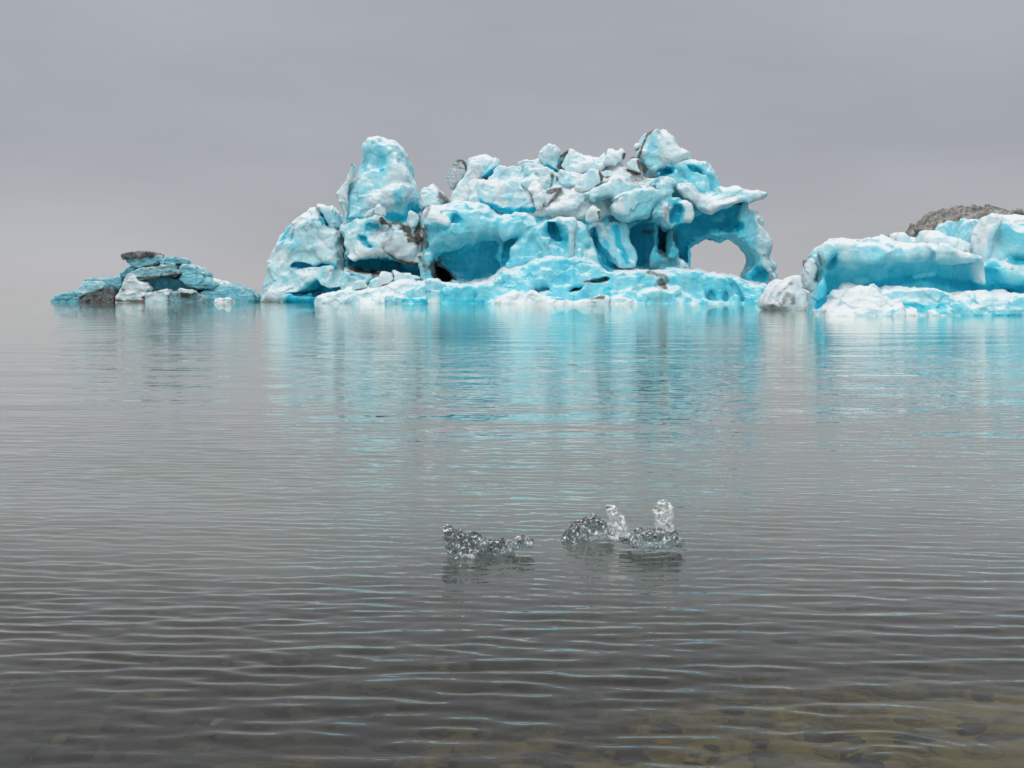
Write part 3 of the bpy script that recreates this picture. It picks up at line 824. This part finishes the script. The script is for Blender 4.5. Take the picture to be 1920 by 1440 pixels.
BL = [  # name, outline, front, thickness, rounding, ice, dirt, lean
    ('ice_block', 'b', '15,660 25,520 60,480 110,466 180,510 232,545 262,580 210,640 100,640', 146, 4, .9, .22, .0, .2, [('b', '180,540 230,570 230,600', 8, .7)], []),
    ('dirty_plate', 'b', '275,508 240,430 231,370 260,300 310,277 347,273 377,310 370,370 330,450', 145.5, 1.6, .35, .1, .42, .1, [('b', '300,285 350,280 372,330', 5, .85), ('b', '260,330 280,480', 6, .45), ('b', '310,300 300,460', 3, .5)], []),
    ('ice_block', 'b', '370,330 380,285 400,262 500,249 560,262 615,268 624,310 600,375 510,425 400,440', 145.2, 4, .6, .22, .0, .25, [('b', '380,290 372,360', 4, .5)], [('b', '510,420 600,350', 7, .98)]),
    ('ice_blade', 'b', '258,590 300,490 390,380 430,310 465,294 495,318 500,380 455,440 440,540 350,620 280,640', 142.5, 3, .6, .1, .0, .3, [], []),
    ('ice_block', 'g', '62,660 100,508 200,528 380,565 480,538 560,538 650,650 705,675 725,780 745,860 680,905 540,925 380,920 250,845 100,775', 140.6, 4, .8, .2, .0, .25, [], [('g', '100,790 300,850 480,890 720,860', 9, .99)]),
    ('ice_block', 'g', '210,515 300,430 380,370 490,339 612,370 608,480 575,548 400,565 250,545', 143.0, 3, .7, .2, .0, .35, [], []),
    ('ice_block', 'g', '568,310 580,285 640,275 780,268 835,320 860,390 760,410 700,390 620,375', 143.5, 3, .5, .15, .0, .35, [], []),
    ('ice_block', 'g', '600,500 620,400 660,375 700,378 715,420 650,500', 142.6, 1.6, .3, .15, .0, .3, [], []),
    ('ice_block', 'g', '655,480 690,420 760,403 780,470 720,490', 142.2, 1.5, .3, .1, .0, .3, [], []),
    ('ice_knob', 'g', '783,225 850,130 910,99 1002,123 1022,230 1005,330 965,415 890,378 840,325', 143.2, 3, .9, .25, .0, .15, [], [('g', '880,370 960,410', 6, .9)]),
    ('ice_block', 'g', '762,410 830,380 910,395 980,455 1005,500 930,600 860,590 790,510', 142.0, 2.4, .5, .15, .0, .3, [('g', '940,470 920,590', 5, .75), ('g', '985,490 990,510', 3, .9)], []),
    ('ice_block', 'g', '575,560 640,500 720,458 790,505 880,595 860,640 690,680 640,620', 141.4, 2.4, .5, .18, .0, .3, [], []),
    ('ice_finger', 'g', '660,640 685,545 740,527 795,590 825,640 832,720 700,700', 140.4, 1.8, .5, .06, .0, .3, [], []),
    ('ice_finger', 'g', '706,690 740,660 812,662 828,760 815,845 755,868 713,830', 139.8, 1.6, .5, .06, .0, .1, [], []),
    ('dirty_block', 'g', '815,650 900,640 1000,600 1048,618 990,690 920,785 840,810', 140.2, 2.2, .25, .08, .22, .2, [('g', '890,660 1040,620 920,780', 4, .7)], []),
    ('ice_block', 'g', '988,500 1000,410 1035,388 1150,420 1260,478 1280,520 1200,590 1100,590 1000,580', 141.6, 3, .5, .14, .0, .4, [('g', '1150,460 1230,510', 2, .3)], []),
    ('ice_block', 'g', '1200,610 1290,480 1370,403 1450,403 1482,440 1505,545 1470,570 1400,600 1290,650', 140.6, 2.6, .5, .16, .0, .4, [('g', '1470,430 1500,545', 3.5, .9)], []),
    ('dirty_block', 'g', '970,420 1000,340 1030,240 1130,188 1140,220 1100,300 1060,380', 143.4, 2.4, .25, .4, .45, .2, [('g', '1030,260 1110,210 1060,300 1010,380', 5, .9)], [('g', '960,420 1020,300', 4, .8)]),
    ('ice_block', 'g', '1045,330 1130,195 1200,200 1330,260 1450,275 1570,290 1550,380 1400,420 1200,430 1055,400', 143.0, 4, .8, .17, .0, .4, [], []),
    ('ice_block', 'g', '1430,300 1515,214 1560,262 1610,300 1560,370 1470,370', 143.2, 2, .25, .1, .0, .3, [], []),
    ('ice_block', 'g', '1560,350 1578,180 1640,178 1685,190 1730,154 1785,200 1755,275 1650,350', 142.6, 2.5, .45, .1, .0, .3, [], []),
    ('ice_block', 'g', '1845,190 1880,135 1925,135 1910,200', 144.0, 1.2, .3, .1, .0, .2, [], []),
    ('dirty_block', 'g', '1780,350 1800,300 1870,278 1925,320 1950,430 1900,450 1830,430', 141.8, 2, .4, .1, .2, .3, [('g', '1900,310 1940,440', 5, .8), ('g', '1790,290 1900,260', 5, .9)], []),
    ('ice_ball', 'g', '1322,890 1350,838 1412,811 1482,840 1488,905 1465,955 1340,965', 136.9, 1.7, .6, .08, .0, .1, [('g', '1460,900 1470,950', 4, .7)], []),
]
ice_part('upper_rubble', big, [
    A('g', '-30,680 0,500 210,520 400,470 570,440 650,440 760,420 960,420 1100,420 1400,400 1480,395 1620,345 1700,290 1760,310 1830,420 1960,450 1960,900 1200,1000 1000,900 300,960 0,800', 142.2, 9, r=1.0, ice=.08, lz=.55),
    A('g', '850,880 960,780 1050,690 1150,580 1280,620 1500,560 1560,600 1400,720 1280,800 1230,880 1100,890', 140.2, 5, r=.8, ice=.08, k=.6, lz=.9),
    A('g', '1280,700 1400,620 1560,540 1700,470 1830,520 1760,620 1640,680 1560,700 1450,740', 139.4, 5, r=.9, ice=.22, k=.5, lz=.7),
] + [A(q[1], q[2], q[3], q[4], r=q[5] * .8, ice=q[6], lz=q[8], k=.22) for i, q in enumerate(BL) if q[0] == 'ice_block' and q[1] == 'g' and i not in (4, 16)],
    h=.085, scal=(.24, 1.5), fine=(.12, .6), rough=.12, seed=38, dirt=[('g', '985,490 990,510', 3, .9), ('g', '940,470 920,590', 4, .7), ('g', '1760,600 1850,540 1920,500', 12, .5), ('g', '1500,490 1560,495', 5, .7), ('g', '930,470 920,600', 4, .6), ('g', '1760,260 1850,240 1920,190', 5, .9), ('g', '1800,420 1900,440', 5, .9), ('g', '1840,500 1900,520', 5, .5)])
for i, (nm, c, s, Y, T, r, ic, dt, lz, ds, bs) in enumerate(BL):
    if nm == 'ice_block' and c == 'g' and i not in (4, 16):
        continue
    ice_part(nm, big, [A(c, s, Y, T, r=r * .8, ice=ic * .7, dirt=dt, lz=lz)], h=.075, scal=(.16, 1.5), fine=(.04, .55), rough=.10, seed=100 + i * 3, dirt=ds, blue=bs)

# --- the shelf along the water
ice_part('water_shelf', big, [
    A('b', '170,1355 200,1200 300,1215 450,1205 560,1170 620,1120 658,1098 700,1112 790,1085 880,1025 940,1030 1000,1000 1080,990 1150,1020 1210,1000 1225,920 1245,915 1260,990 1330,1040 1440,1130 1500,1150 1500,1355', 135.2, 10, r=.8, ice=.46, lz=.55),
    A('b', '940,1300 1000,1265 1070,1235 1160,1190 1280,1175 1440,1160 1500,1180 1500,1355 1000,1355', 134.2, 6, r=.5, ice=.38, lz=.5, k=.3),
    A('c', '0,1165 90,1150 200,1128 330,1120 420,1128 545,1135 565,1200 480,1245 300,1265 180,1320 0,1330', 134.4, 7, r=.6, ice=.42, lz=.5, k=.3),
    A('c', '400,1150 560,1130 620,1098 700,1108 860,1116 970,1160 1100,1168 1180,1205 1312,1222 1300,1260 1240,1290 1240,1365 500,1365 420,1300', 134.8, 10, r=.9, ice=.48, lz=.45, k=.4),
    A('c', '60,1350 180,1310 230,1250 320,1225 400,1240 520,1235 640,1240 760,1300 820,1362 300,1365', 133.4, 5, r=.7, ice=.36, lz=.6, k=.3),
    A('b', '1255,1195 1330,1185 1440,1160 1450,1180 1380,1190 1300,1200', 134.2, 3, r=.1, ice=.1, k=.2),
    CUT('b', '1145,1250 1175,1225 1250,1213 1240,1245 1200,1275 1148,1278', 131, 5.5, r=.2, ice=.7, k=.3),
    CUT('b', '1300,1190 1380,1185 1438,1163 1440,1190 1400,1215 1330,1215', 131, 5.7, r=.2, ice=.7, dirt=.12, k=.3),
    CUT('b', '880,1220 960,1210 1000,1250 940,1290 860,1270', 131, 4.6, r=.3, ice=.5, k=.7),
    CUT('c', '835,1290 880,1270 910,1300 900,1340 840,1345', 131, 4.0, r=.2, ice=.6, k=.6),
    CUT('c', '950,1290 980,1275 985,1330 955,1335', 131, 4.0, r=.1, ice=.6, k=.6),
    CUT('c', '960,1165 1000,1180 1060,1260 1085,1350 1070,1350 1030,1250', 131, 4.2, r=.05, ice=.5, k=.4),
], h=.1, scal=(.2, 2.2), fine=(.06, .7), rough=.10, seed=51, stretch=.6,
    dirt=[('b', '1260,1195 1330,1185 1430,1160', 2.2, .9), ('c', '420,1140 520,1150 550,1190', 7, .6), ('c', '500,1190 520,1220', 7, .7), ('b', '1185,1000 1190,1160', 1.4, .5), ('b', '1185,1280 1180,1320', 1.3, .5), ('c', '300,1250 480,1225', 3, .35), ('b', '1345,1190 1370,1188', 3, 1.0)],
    blue=[('b', '205,1335 500,1345', 5, .7), ('b', '430,1340 445,1290', 3, .8), ('c', '820,1330 960,1320', 8, .55), ('b', '1420,1260 1440,1290', 5, .7), ('c', '100,1290 120,1260', 5, .7)])
TOE = [
    ('shelf_tongue', 'a', '455,1345 480,1310 520,1295 600,1278 650,1285 700,1258 780,1250 880,1232 1000,1205 1100,1190 1240,1183 1240,1260 1100,1330 1000,1348', 136.0, 5, .35, .14, .5),
    ('shelf_tongue', 'a', '990,1348 1000,1312 1080,1290 1150,1250 1200,1215 1240,1178 1300,1172 1345,1200 1350,1348', 135.0, 4, .35, .3, .4),
    ('shelf_tongue', 'a', '1310,1200 1360,1178 1440,1192 1500,1200 1500,1348 1330,1348', 134.8, 4, .3, .32, .3),
    ('shelf_tongue', 'a', '1345,1348 1345,1255 1400,1262 1480,1268 1500,1348', 134.2, 2, .15, .22, .1),
    ('ice_shard', 'a', '760,1260 775,1195 800,1175 850,1180 890,1220 880,1250', 137.2, 1.6, .25, .12, .1),
    ('ice_shard', 'a', '885,1230 890,1178 985,1150 975,1200 930,1240', 137.6, 1.2, .1, .16, .1),
    ('ice_shard', 'a', '960,1240 985,1170 1002,1130 1060,1140 1078,1180 1040,1230', 137.3, 1.6, .2, .12, .1),
    ('ice_shard', 'a', '1070,1195 1075,1150 1055,1112 1110,1125 1190,1145 1260,1175 1240,1200 1100,1210', 138.0, 2.0, .15, .14, .1),
    ('shelf_lip', 'b', '555,1352 575,1330 620,1308 680,1300 740,1263 800,1272 815,1300 840,1270 890,1268 945,1298 1050,1310 1070,1322 1110,1328 1230,1325 1300,1315 1440,1312 1440,1352', 132.2, 4, .28, .06, .6),
    ('shelf_lip', 'c', '0,1362 60,1328 180,1315 300,1330 420,1345 430,1366', 132.0, 3, .25, .1, .5),
]
for i, (nm, c, s, Y, T, r, ic, lz) in enumerate(TOE):
    ice_part(nm, big, [A(c, s, Y, T, r=r, ice=ic, lz=lz, low=.30)], h=.075, scal=(.10, 1.3), fine=(.04, .5), rough=.10, seed=200 + i * 3,
             dirt=[('b', '1290,1322 1400,1312', 3, .7), ('b', '1290,1345 1380,1352', 2, .5)] if i == 8 else [('a', '1020,1310 1100,1300', 4, .3)] if i == 1 else (),
             blue=[('a', '1150,1335 1350,1340', 5, .8)] if i in (1, 2) else [('b', '1020,1315 1110,1325', 2.5, .8)] if i == 8 else ())

# ------------------------------------------------------------------ the iceberg on the right
rb = empty('iceberg', (33.0, 90.0, 0))
tag(rb, 'flat-topped blue iceberg at the right edge with a brown dirt-covered mound behind', 'iceberg', 'icebergs on the lagoon')
ice_part('slab', rb, [
    A('d', '470,400 520,350 590,307 680,314 750,307 840,328 960,317 1100,330 1230,344 1290,375 1330,350 1420,338 1485,395 1560,398 1612,440 1640,520 1640,840 440,840 462,720 478,600 490,500', 79.5, 3.6, r=.6, ice=.42, lz=.1, lx=.04),
    A('d', '478,400 520,355 590,310 680,316 750,309 840,330 960,320 1100,332 1230,348 1275,385 1260,470 1120,480 950,490 840,510 730,480 700,500 600,500 520,480', 78.7, 4, r=.5, ice=.26, k=.5, lz=.35),
    A('d', '1285,380 1330,350 1420,340 1485,397 1560,400 1612,440 1600,490 1500,480 1400,460 1310,470', 78.4, 4, r=.5, ice=.2, dirt=.05, k=.3, lz=.3),
    CUT('d', '520,560 600,520 700,520 840,520 930,480 960,520 1290,485 1330,510 1480,520 1560,560 1640,620 1640,840 520,840', 76, 3.9, r=.7, ice=.72, k=.7),
    CUT('d', '540,430 590,410 590,470 540,500', 76, 3.6, r=.2, ice=.7, k=.5),
    A('d', '1540,480 1610,440 1630,560 1625,620 1600,640 1590,560', 78.9, 2.5, r=.3, ice=.15, k=.3),
], h=.065, scal=(.16, 1.7), fine=(.05, .5), rough=.10, seed=61, stretch=.6, dirt=[('d', '1230,350 1285,390 1480,400 1600,440', 4, .35), ('d', '470,410 490,480', 4, .6), ('d', '900,350 1200,360', 4, .15)],
    blue=[('d', '480,760 560,700 800,650 1200,560 1600,640', 12, .95), ('d', '800,590 740,600', 8, .5), ('d', '1150,560 1280,540', 6, .5)])
ice_part('dirty_flake', rb, [A('d', '372,650 372,570 392,490 420,450 442,442 478,462 492,520 475,620 470,700 410,660', 80.4, 1.4, r=.35, ice=.1, dirt=.12)], h=.06, scal=(.06, 1), fine=(.03, .4), rough=.05, seed=63,
    dirt=[('d', '470,450 485,500 455,580', 5, .85)])
ice_part('dirty_flake', rb, [A('d', '377,530 376,442 395,440 420,448 395,490', 82, .8, r=.08, ice=.2, dirt=.6)], h=.05, scal=(0, 1), fine=(0, 1), rough=.03, seed=64, dirt=[('d', '380,520 380,445 415,447', 3, .9)])
ice_part('dirty_lobe', rb, [
    A('l', '52,785 70,710 130,630 200,592 340,562 372,568 385,640 380,790', 93, 6, r=.9, ice=.03, dirt=.2, lz=.3),
    A('l', '372,640 410,660 475,690 465,800 380,800 376,700', 90, 4, r=.4, ice=.03, dirt=.3, k=.15)], h=.07, scal=(.12, 1.6), fine=(.04, .5), rough=.08, seed=65,
    dirt=[('l', '100,700 160,640 190,610', 8, .7), ('l', '150,760 170,680', 9, .55), ('l', '200,700 210,750', 7, .5), ('l', '60,770 110,720', 5, .5), ('l', '375,690 385,785', 4, .7), ('l', '340,690 360,760', 6, .35)])
ice_part('moraine_mound', rb, [
    A('k', '1110,250 1130,238 1200,240 1240,200 1290,160 1340,128 1420,95 1490,78 1550,72 1600,82 1720,67 1800,92 1870,95 1910,122 2000,150 2150,220 2250,420 2250,850 1080,850 1090,420 1130,330', 98, 12, r=1.2, ice=.05, dirt=.72, lz=.7),
    A('k', '1130,300 1240,220 1340,160 1440,130 1560,140 1660,120 1760,130 1640,180 1540,210 1430,240 1330,280 1240,310', 97, 4, r=.5, ice=.05, dirt=.6, k=.4, lz=.7),
], h=.09, scal=(.42, 1.5), fine=(.07, .6), rough=.10, frac=.6, seed=66, mat='moraine', stretch=1.8, dirt=[('k', '1130,245 1240,205 1340,135 1480,85 1600,85', 7, .8), ('k', '1620,160 1750,130', 8, .9), ('k', '1280,230 1440,150 1560,130', 5, .8), ('k', '1400,240 1520,190 1680,180', 4, .75), ('k', '1700,80 1900,100', 4, .8), ('k', '1000,310 1200,260', 6, .9)])
ice_part('dirty_block', rb, [A('d', '1400,260 1480,205 1600,205 1700,180 1725,200 1690,330 1580,340 1500,280', 93, 4, r=.6, ice=.05, dirt=.35, lz=.3)], h=.075, scal=(.2, 1.2), fine=(.05, .5), rough=.12, seed=67, mat='moraine', dirt=[('d', '1500,240 1600,240', 8, .5), ('d', '1590,300 1690,310', 6, .6)])
ice_part('dirty_block', rb, [A('d', '990,318 992,300 1036,302 1040,325', 88, 1, r=.1, ice=.1, dirt=.6)], h=.05, scal=(0, 1), fine=(.03, .3), rough=.04, seed=68)
ice_part('back_mass', rb, [A('d', '960,420 1000,370 1050,345 1240,355 1560,400 1720,340 2300,400 2300,860 960,860', 82.4, 13, r=.8, ice=.2, lz=.1)], h=.11, seed=69)
for i, (s, Y, T, r) in enumerate([('1036,325 1045,285 1070,258 1100,252 1125,285 1130,345 1050,345', 84, 2, .35), ('1120,345 1125,290 1165,271 1210,285 1245,300 1245,360 1130,355', 84.4, 2, .35),
                                  ('1242,345 1244,275 1265,245 1300,221 1350,234 1440,270 1510,280 1562,300 1577,330 1562,400 1480,420 1300,420', 82, 3, .55), ('1555,400 1570,345 1640,325 1700,318 1720,460 1620,470 1600,430', 83, 4, .4)]):
    ice_part('ice_block', rb, [A('d', s, Y, T, r=r, ice=.1, lz=.25)], h=.06, scal=(.08, 1.2), fine=(.03, .4), rough=.06, seed=70 + i)
ice_part('tower', rb, [
    A('d', '1610,470 1640,440 1690,320 1700,260 1730,190 1760,130 1792,117 1850,128 1920,130 2000,132 2100,170 2300,300 2350,840 1600,840 1620,600', 80.5, 12, r=.8, ice=.32, lz=.12, lx=-.1),
    A('d', '1620,470 1700,440 1760,440 1830,470 1920,480 2100,500 2200,840 1640,840 1620,600', 79.4, 5, r=.6, ice=.3, k=.4, lz=.35),
    A('d', '1690,420 1700,260 1760,130 1792,120 1800,190 1740,300 1710,420', 79.6, 3, r=.4, ice=.06, k=.4, lz=.1),
    CUT('d', '1715,410 1750,300 1810,200 1880,195 1920,230 2020,260 2050,400 1920,340 1860,400 1800,430', 76, 4.4, r=.6, ice=.75, k=.6),
    CUT('d', '1840,430 1920,395 2050,420 2060,480 1920,470', 76, 4.6, r=.3, ice=.9, k=.4),
    CUT('d', '1635,500 1700,460 1760,480 1790,560 1860,600 2000,590 2060,840 1640,840 1600,680', 76, 4.3, r=.8, ice=.8, k=.6),
], h=.07, scal=(.2, 2.0), fine=(.05, .6), rough=.10, seed=75, stretch=.6, dirt=[('d', '1850,170 1920,160', 5, .4), ('d', '1815,510 1840,505', 3, .6)],
    blue=[('d', '1640,650 1800,640 1920,650', 8, .98)])
TR = [('front_ledge', '505,846 560,800 640,750 720,690 790,640 830,635 890,628 935,660 950,700 1000,710 1040,760 1062,800 1070,846', 75.0, 5, .35, .14, .7),
      ('front_ledge', '880,846 900,690 940,655 1000,640 1050,620 1130,613 1180,625 1240,608 1320,612 1350,640 1385,672 1450,700 1470,846', 76.6, 5, .4, .26, .6),
      ('front_ledge', '1380,846 1400,690 1470,695 1600,679 1740,684 1800,695 1840,700 1890,684 2000,700 2150,720 2300,846', 76.2, 6, .4, .34, .6),
      ('ledge_lump', '1050,846 1062,800 1120,785 1150,795 1185,788 1195,815 1255,846', 74.6, 2, .2, .08, .5)]
for i, (nm, s, Y, T, r, ic, lz) in enumerate(TR):
    ice_part(nm, rb, [A('d', s, Y, T, r=r, ice=ic, lz=lz, low=.2)], h=.055, scal=(.09, .9), fine=(.04, .4), rough=.09, seed=80 + i,
             blue=[('d', '1050,760 1250,800 1350,790', 9, .7)] if i == 1 else [('d', '1480,835 1900,830', 3, .6)] if i == 2 else ())
lump = ice_part('ice_chunk', None, [A('d', '1250,846 1258,815 1285,800 1312,794 1345,808 1370,828 1402,846', 74.2, 1.4, r=.25, ice=.08, lz=.4, low=.2, deep=.4)], h=.045, scal=(.07, .8), fine=(.03, .3), rough=.06, seed=90)
tag(lump, 'small rounded white ice lump floating before the right iceberg', 'ice chunk')

# ------------------------------------------------------------------ the small iceberg on the left
lb = empty('iceberg', (-42.0, 150.0, 0))
tag(lb, 'low dark-banded iceberg of tilted slabs, farthest left on the lagoon', 'iceberg', 'icebergs on the lagoon')
LB = [
    ('core', '480,560 540,400 640,330 760,330 900,330 1200,320 1290,400 1400,440 1480,560', 151, 8, .6, .8, .0, .1, []),
    ('top_slab', '693,132 740,115 790,104 930,105 978,132 960,152 900,146 820,160 740,162 710,182', 150.0, 5, .12, .3, .5, .1, [('e', '700,130 800,112 960,120', 4, .9), ('e', '730,145 900,140', 4, .95)]),
    ('ice_slab', '710,178 740,156 900,143 1000,135 1035,190 1000,212 870,248 820,232 770,206', 150.2, 5, .2, .42, .12, .2, [('e', '880,235 1000,205', 2, .8), ('e', '740,170 900,165', 1.5, .4)]),
    ('ice_slab', '1015,168 1060,155 1190,158 1218,215 1150,218 1040,205', 150.6, 4, .15, .42, .1, .2, [('e', '1150,212 1215,215', 2, .9), ('e', '1060,145 1100,147', 3, .8)]),
    ('ice_slab', '768,288 820,250 980,232 1130,208 1155,220 1150,270 1222,280 1190,312 1000,330 860,338 800,322', 149.4, 5, .2, .32, .15, .3, [('e', '830,332 1000,328 1200,300', 2.5, .95), ('e', '860,262 1000,250 1140,235', 2, .7), ('e', '860,300 1120,275', 2, .5)]),
    ('ice_slab', '1185,262 1200,238 1240,212 1300,225 1365,250 1418,300 1390,314 1300,300 1230,330', 150.2, 5, .25, .34, .0, .3, []),
    ('ice_slab', '1190,330 1230,280 1330,290 1400,320 1480,375 1535,405 1400,440 1280,405 1210,350', 149.6, 5, .3, .5, .08, .4, [('e', '1270,395 1400,400 1520,400', 2.5, .7)]),
    ('ice_slab', '672,318 720,260 770,220 835,240 790,300 740,330', 150.8, 3, .15, .62, .05, .1, []),
    ('ice_slab', '330,352 380,335 480,350 600,330 690,318 710,410 630,440 540,380', 150.4, 4, .25, .45, .0, .3, []),
    ('ice_slab', '70,552 90,512 200,460 305,422 345,550', 149.6, 5, .3, .55, .0, .4, []),
    ('ice_slab', '292,455 320,400 345,358 480,368 540,398 555,420 470,455 380,478 325,505', 148.8, 4, .2, .26, .08, .4, [('e', '330,500 380,478 540,425', 1.8, .6)]),
    ('dark_slab', '300,560 335,495 430,455 540,420 600,408 622,432 625,560', 148.6, 4, .2, .5, .5, .3, [('e', '400,545 500,490 600,430', 6, 1.0), ('e', '340,500 540,425', 2, .8), ('e', '470,540 610,530', 8, 1.0)]),
    ('ice_spike', '682,445 695,390 712,330 752,278 800,350 840,370 885,380 928,442 890,505 800,480', 148.2, 2.2, .18, .06, .0, .15, []),
    ('ice_lump', '615,560 635,450 700,412 790,450 870,500 930,560', 147.6, 3, .35, .12, .14, .4, [('e', '640,530 800,540 920,535', 4, .9), ('e', '700,430 715,440', 3, .8), ('e', '850,490 920,530', 4, .6)]),
    ('ice_lump', '880,560 900,468 990,460 1030,437 1065,436 1085,462 1105,482 1115,560', 147.4, 3, .3, .14, .0, .35, []),
    ('dirty_slab', '1090,560 1108,470 1180,450 1350,468 1440,500 1500,530 1510,560', 147.8, 4, .25, .36, .3, .4, [('e', '1220,485 1290,490', 4, .85), ('e', '1110,500 1480,525', 3, .5)]),
    ('ice_shard', '1182,446 1200,423 1270,430 1332,446 1330,468 1190,463', 147.2, 1.2, .12, .04, .0, .2, []),
    ('ice_slab', '1355,470 1430,430 1560,398 1640,398 1720,420 1800,468 1836,495 1825,535 1600,560 1480,540', 149.2, 6, .3, .5, .05, .4, [('e', '1365,455 1450,430 1540,405', 3, .95), ('e', '1400,475 1600,480', 2, .4)]),
    ('ice_slab', '1445,366 1475,350 1530,352 1620,380 1645,398 1600,410 1530,410', 151.2, 3, .2, .1, .0, .3, []),
    ('ice_shard', '1502,556 1508,510 1580,508 1655,506 1702,540 1700,556', 146.6, 1.4, .12, .05, .0, .2, []),
    ('ice_shard', '1695,545 1730,515 1757,503 1756,552 1700,556', 146.8, 1.2, .1, .06, .0, .1, []),
]
for i, (nm, s, Y, T, r, ic, dt, lz, ds) in enumerate(LB):
    ice_part(nm, lb, [A('e', s, Y, T, r=r * .6, ice=ic + (.10 if ic > .2 else .04), dirt=dt * 1.2 + .10, lz=lz, low=.45)], h=.07, frac=.12 if 'spike' in nm or 'shard' in nm else .34, scal=(.10, 1.2), fine=(.05, .45), rough=.05, seed=300 + i * 3, mat='ice_grey', dirt=ds, stretch=1.6)

# ------------------------------------------------------------------ clear ice close to the shore
def clear(name, s, Y, T, r, seed, parent=None, lz=0., deep=.05, mat='clear_ice'):
    V, Q, va, vd = build([A('f', s, Y, T, r=r, lz=lz, k=.01, low=.012, deep=deep)], np.array([.005, .006, .005]))
    N = vnormals(V, Q)
    D = .024 * (np.minimum(worley(V / .06, seed), .8) - .45) + .007 * (np.minimum(worley(V / .028, seed + 4), .8) - .4) + .003 * fbm(V / .04, 2, seed)
    V = V + N * D[:, None]
    c = np.array([V[:, 0].mean(), V[:, 1].mean(), 0])
    me = mesh_np(name, V - c, Q)
    me.materials.append(MATS[mat])
    o = bpy.data.objects.new(name, me)
    o.location = c
    return link(o, parent)
p1 = empty('clear_ice_piece', ((895 - 960) / F * 7.8, 7.8, 0))
tag(p1, 'low glassy clear ice piece with one raised end, floating alone near the shore', 'ice piece', 'clear ice pieces by the shore')
clear('raised_end', '175,470 110,380 118,320 98,290 102,268 140,262 180,290 240,300 270,330 330,318 390,345 430,385 370,430 330,470', 7.62, .20, .035, 401, p1, lz=.1)
clear('tail', '320,470 360,400 430,368 520,355 575,370 610,345 670,330 720,345 742,380 738,405 600,425 450,440', 7.70, .16, .03, 402, p1)
p2 = empty('clear_ice_piece', ((1170 - 960) / F * 8.0, 8.0, 0))
tag(p2, 'glassy clear ice piece with two upright knobs, one much taller, near the shore', 'ice piece', 'clear ice pieces by the shore')
clear('hump', '925,370 940,335 990,270 1060,235 1120,205 1150,195 1162,168 1175,200 1240,230 1300,260 1310,330 1200,345 1000,370', 8.05, .20, .03, 403, p2, lz=.15)
clear('short_knob', '1250,330 1262,260 1262,190 1236,150 1245,115 1280,105 1322,120 1330,160 1375,190 1395,240 1400,290 1422,340 1300,345', 7.98, .12, .03, 404, p2, mat='bubbly_ice')
clear('neck', '1330,370 1340,335 1400,320 1440,340 1440,385', 7.85, .10, .015, 407, p2)
clear('base', '1400,400 1430,340 1490,288 1560,305 1640,300 1700,320 1740,300 1765,350 1812,382 1740,410 1480,418', 7.72, .24, .03, 405, p2, lz=.1)
clear('tall_knob', '1575,340 1590,270 1580,200 1568,160 1590,130 1592,90 1625,72 1690,95 1735,130 1720,160 1705,200 1722,260 1700,310 1680,350', 7.80, .10, .028, 406, p2, mat='bubbly_ice')
